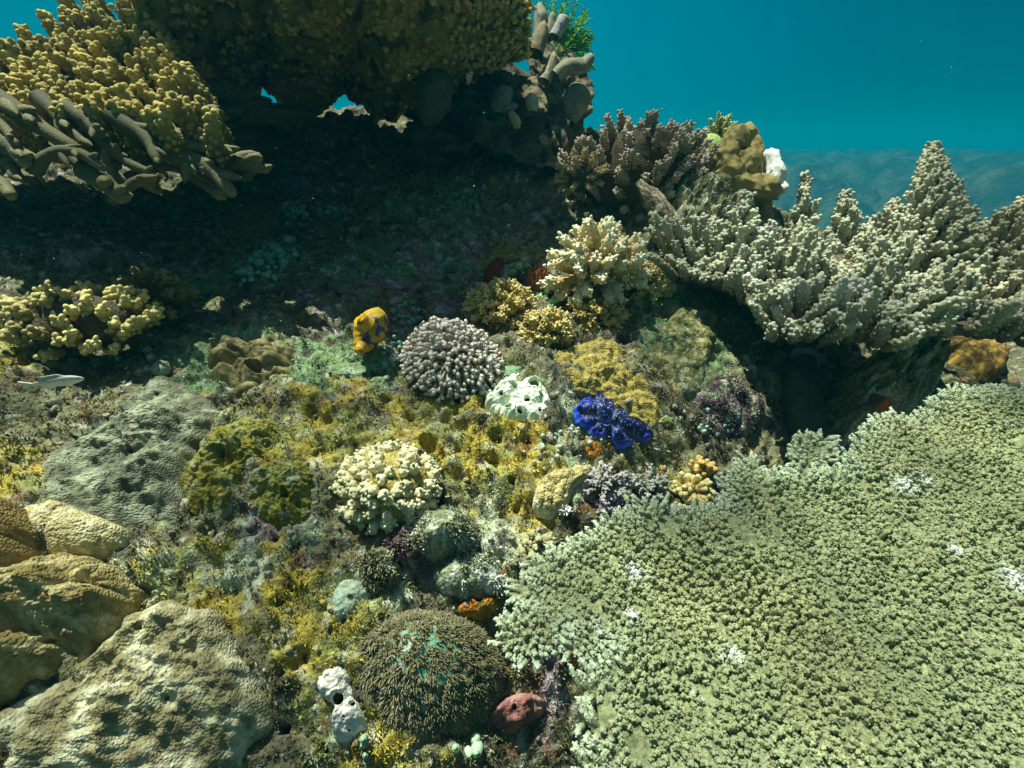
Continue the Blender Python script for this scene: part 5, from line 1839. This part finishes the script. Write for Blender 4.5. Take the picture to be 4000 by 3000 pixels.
# ================================================================== fine growth over the rock
def turf():
    g = np.random.default_rng(34)
    n = 52000
    b = g.uniform(-.1, 1.75, n * 2)
    a = g.uniform(-1, 1, n * 2) * (.62 + .62 * b)
    k = g.random(n * 2) < np.clip(1.1 - .5 * b, .25, 1) * (.35 + .65 * sstep(-.25, .3, fbm(a, b, .09, 3, 450)))
    a, b = a[k][:n], b[k][:n]
    p = from_abh(a, b, Ht(a, b) - .001)
    N = slope_normal(a, b)
    c = reef_col(a, b) * 1.15 + C(.02, .018, .0)
    for m, mc in GROWTH:
        q, nn, r = m.scatter(1500, .98, 5)
        ia = np.argmin(((m.V[::3, ::3].reshape(-1, 1, 3) - q[None]) ** 2).sum(-1), 0) if len(q) < 2000 else 0
        k = fbm(q[:, 0], q[:, 1], .04, 3, 452) > -.15
        p, N, c = np.concatenate([p, q[k]]), np.concatenate([N, nn[k]]), np.concatenate([c, mc[::3, ::3].reshape(-1, 3)[ia][k] * 1.15])
    n = len(p)
    a, b, _ = to_abh(p)
    nb = 5
    d = nrm(N[:, None] * 1.0 + g.normal(0, .75, (n, nb, 3)))
    L = (.0024 + .0042 * g.random((n, nb))) * (.7 + .8 * sstep(-.2, .5, fbm(a, b, .07, 2, 455)))[:, None]
    w = .0005 + .0008 * g.random((n, nb))
    sidev = nrm(np.cross(d, g.normal(0, 1, (n, nb, 3))))
    q0 = p[:, None] + g.normal(0, .0015, (n, nb, 3))
    q1 = q0 + d * (L * .55)[..., None]
    q2 = q1 + nrm(d + g.normal(0, .5, (n, nb, 3))) * (L * .5)[..., None]
    V = np.stack([q0 - sidev * w[..., None] * .7, q0 + sidev * w[..., None] * .7, q1 - sidev * w[..., None], q1 + sidev * w[..., None], q2 - sidev * w[..., None] * .5, q2 + sidev * w[..., None] * .5], 2)
    cc = c[:, None, None] * (np.array([.7, .7, 1.0, 1.0, 1.25, 1.25])[None, None, :, None]) * (1 + .25 * g.normal(size=(n, nb, 1, 1)))
    G_ = Geo()
    G_.addN(V.reshape(-1, 6, 3), [(0, 1, 3, 2), (2, 3, 5, 4)], cc.reshape(-1, 6, 3))
    tag(G_.build('turf_algae', M_TURF), 'short ragged algal turf growing over the reef rock', 'algae', kind='stuff')


turf()


def rubble():
    g = np.random.default_rng(35)
    n = 2600
    b = g.uniform(-.1, 1.7, n)
    a = g.uniform(-1, 1, n) * (.62 + .62 * b)
    p = from_abh(a, b, Ht(a, b))
    t = np.array([0, .12, .4, .7, .92, 1.0])
    r = np.array([.1, .7, 1, .9, .6, .08])
    d = nrm(g.normal(0, 1, (n, 3)))
    L = .004 + .012 * g.random(n) ** 2
    path = p[:, None] + d[:, None] * (L[:, None] * (t - .5))[..., None] + g.normal(0, .08, (n, 6, 3)) * L[:, None, None]
    V = tubev(path, r * (L * (.25 + .25 * g.random(n)))[:, None], 7)
    V = V + g.normal(0, .05, V.shape) * L[:, None, None]
    c = lerp(C(.42, .40, .32), C(.20, .16, .12), g.random((n, 1)))
    c = lerp(c, reef_col(a, b) * 1.3, g.random((n, 1)))
    tag(Geo().addN(V, gridfaces(6, 7), c[:, None] * np.ones((n, 42, 1))).build('coral_rubble', M_ROCK), 'crumbs of broken coral lying over the reef rock', 'rubble', kind='stuff')


rubble()


def specks():
    g = np.random.default_rng(36)
    n = 110
    p = P(g.uniform(0, 4000, n), g.uniform(100, 2200, n), g.uniform(.45, 1.15, n))
    d, Fq = blobv((0, 0, 0), 1, 1, 1, amp=.1, nu=6, nv=5)
    V = p[:, None] + d[None] * (g.uniform(.0003, .0008, n))[:, None, None]
    tag(Geo().addN(V, Fq, np.ones(V.shape) * C(.6, .62, .58)).build('floating_specks', M_TURF), 'pale specks drifting in the water', 'specks', kind='stuff')


specks()
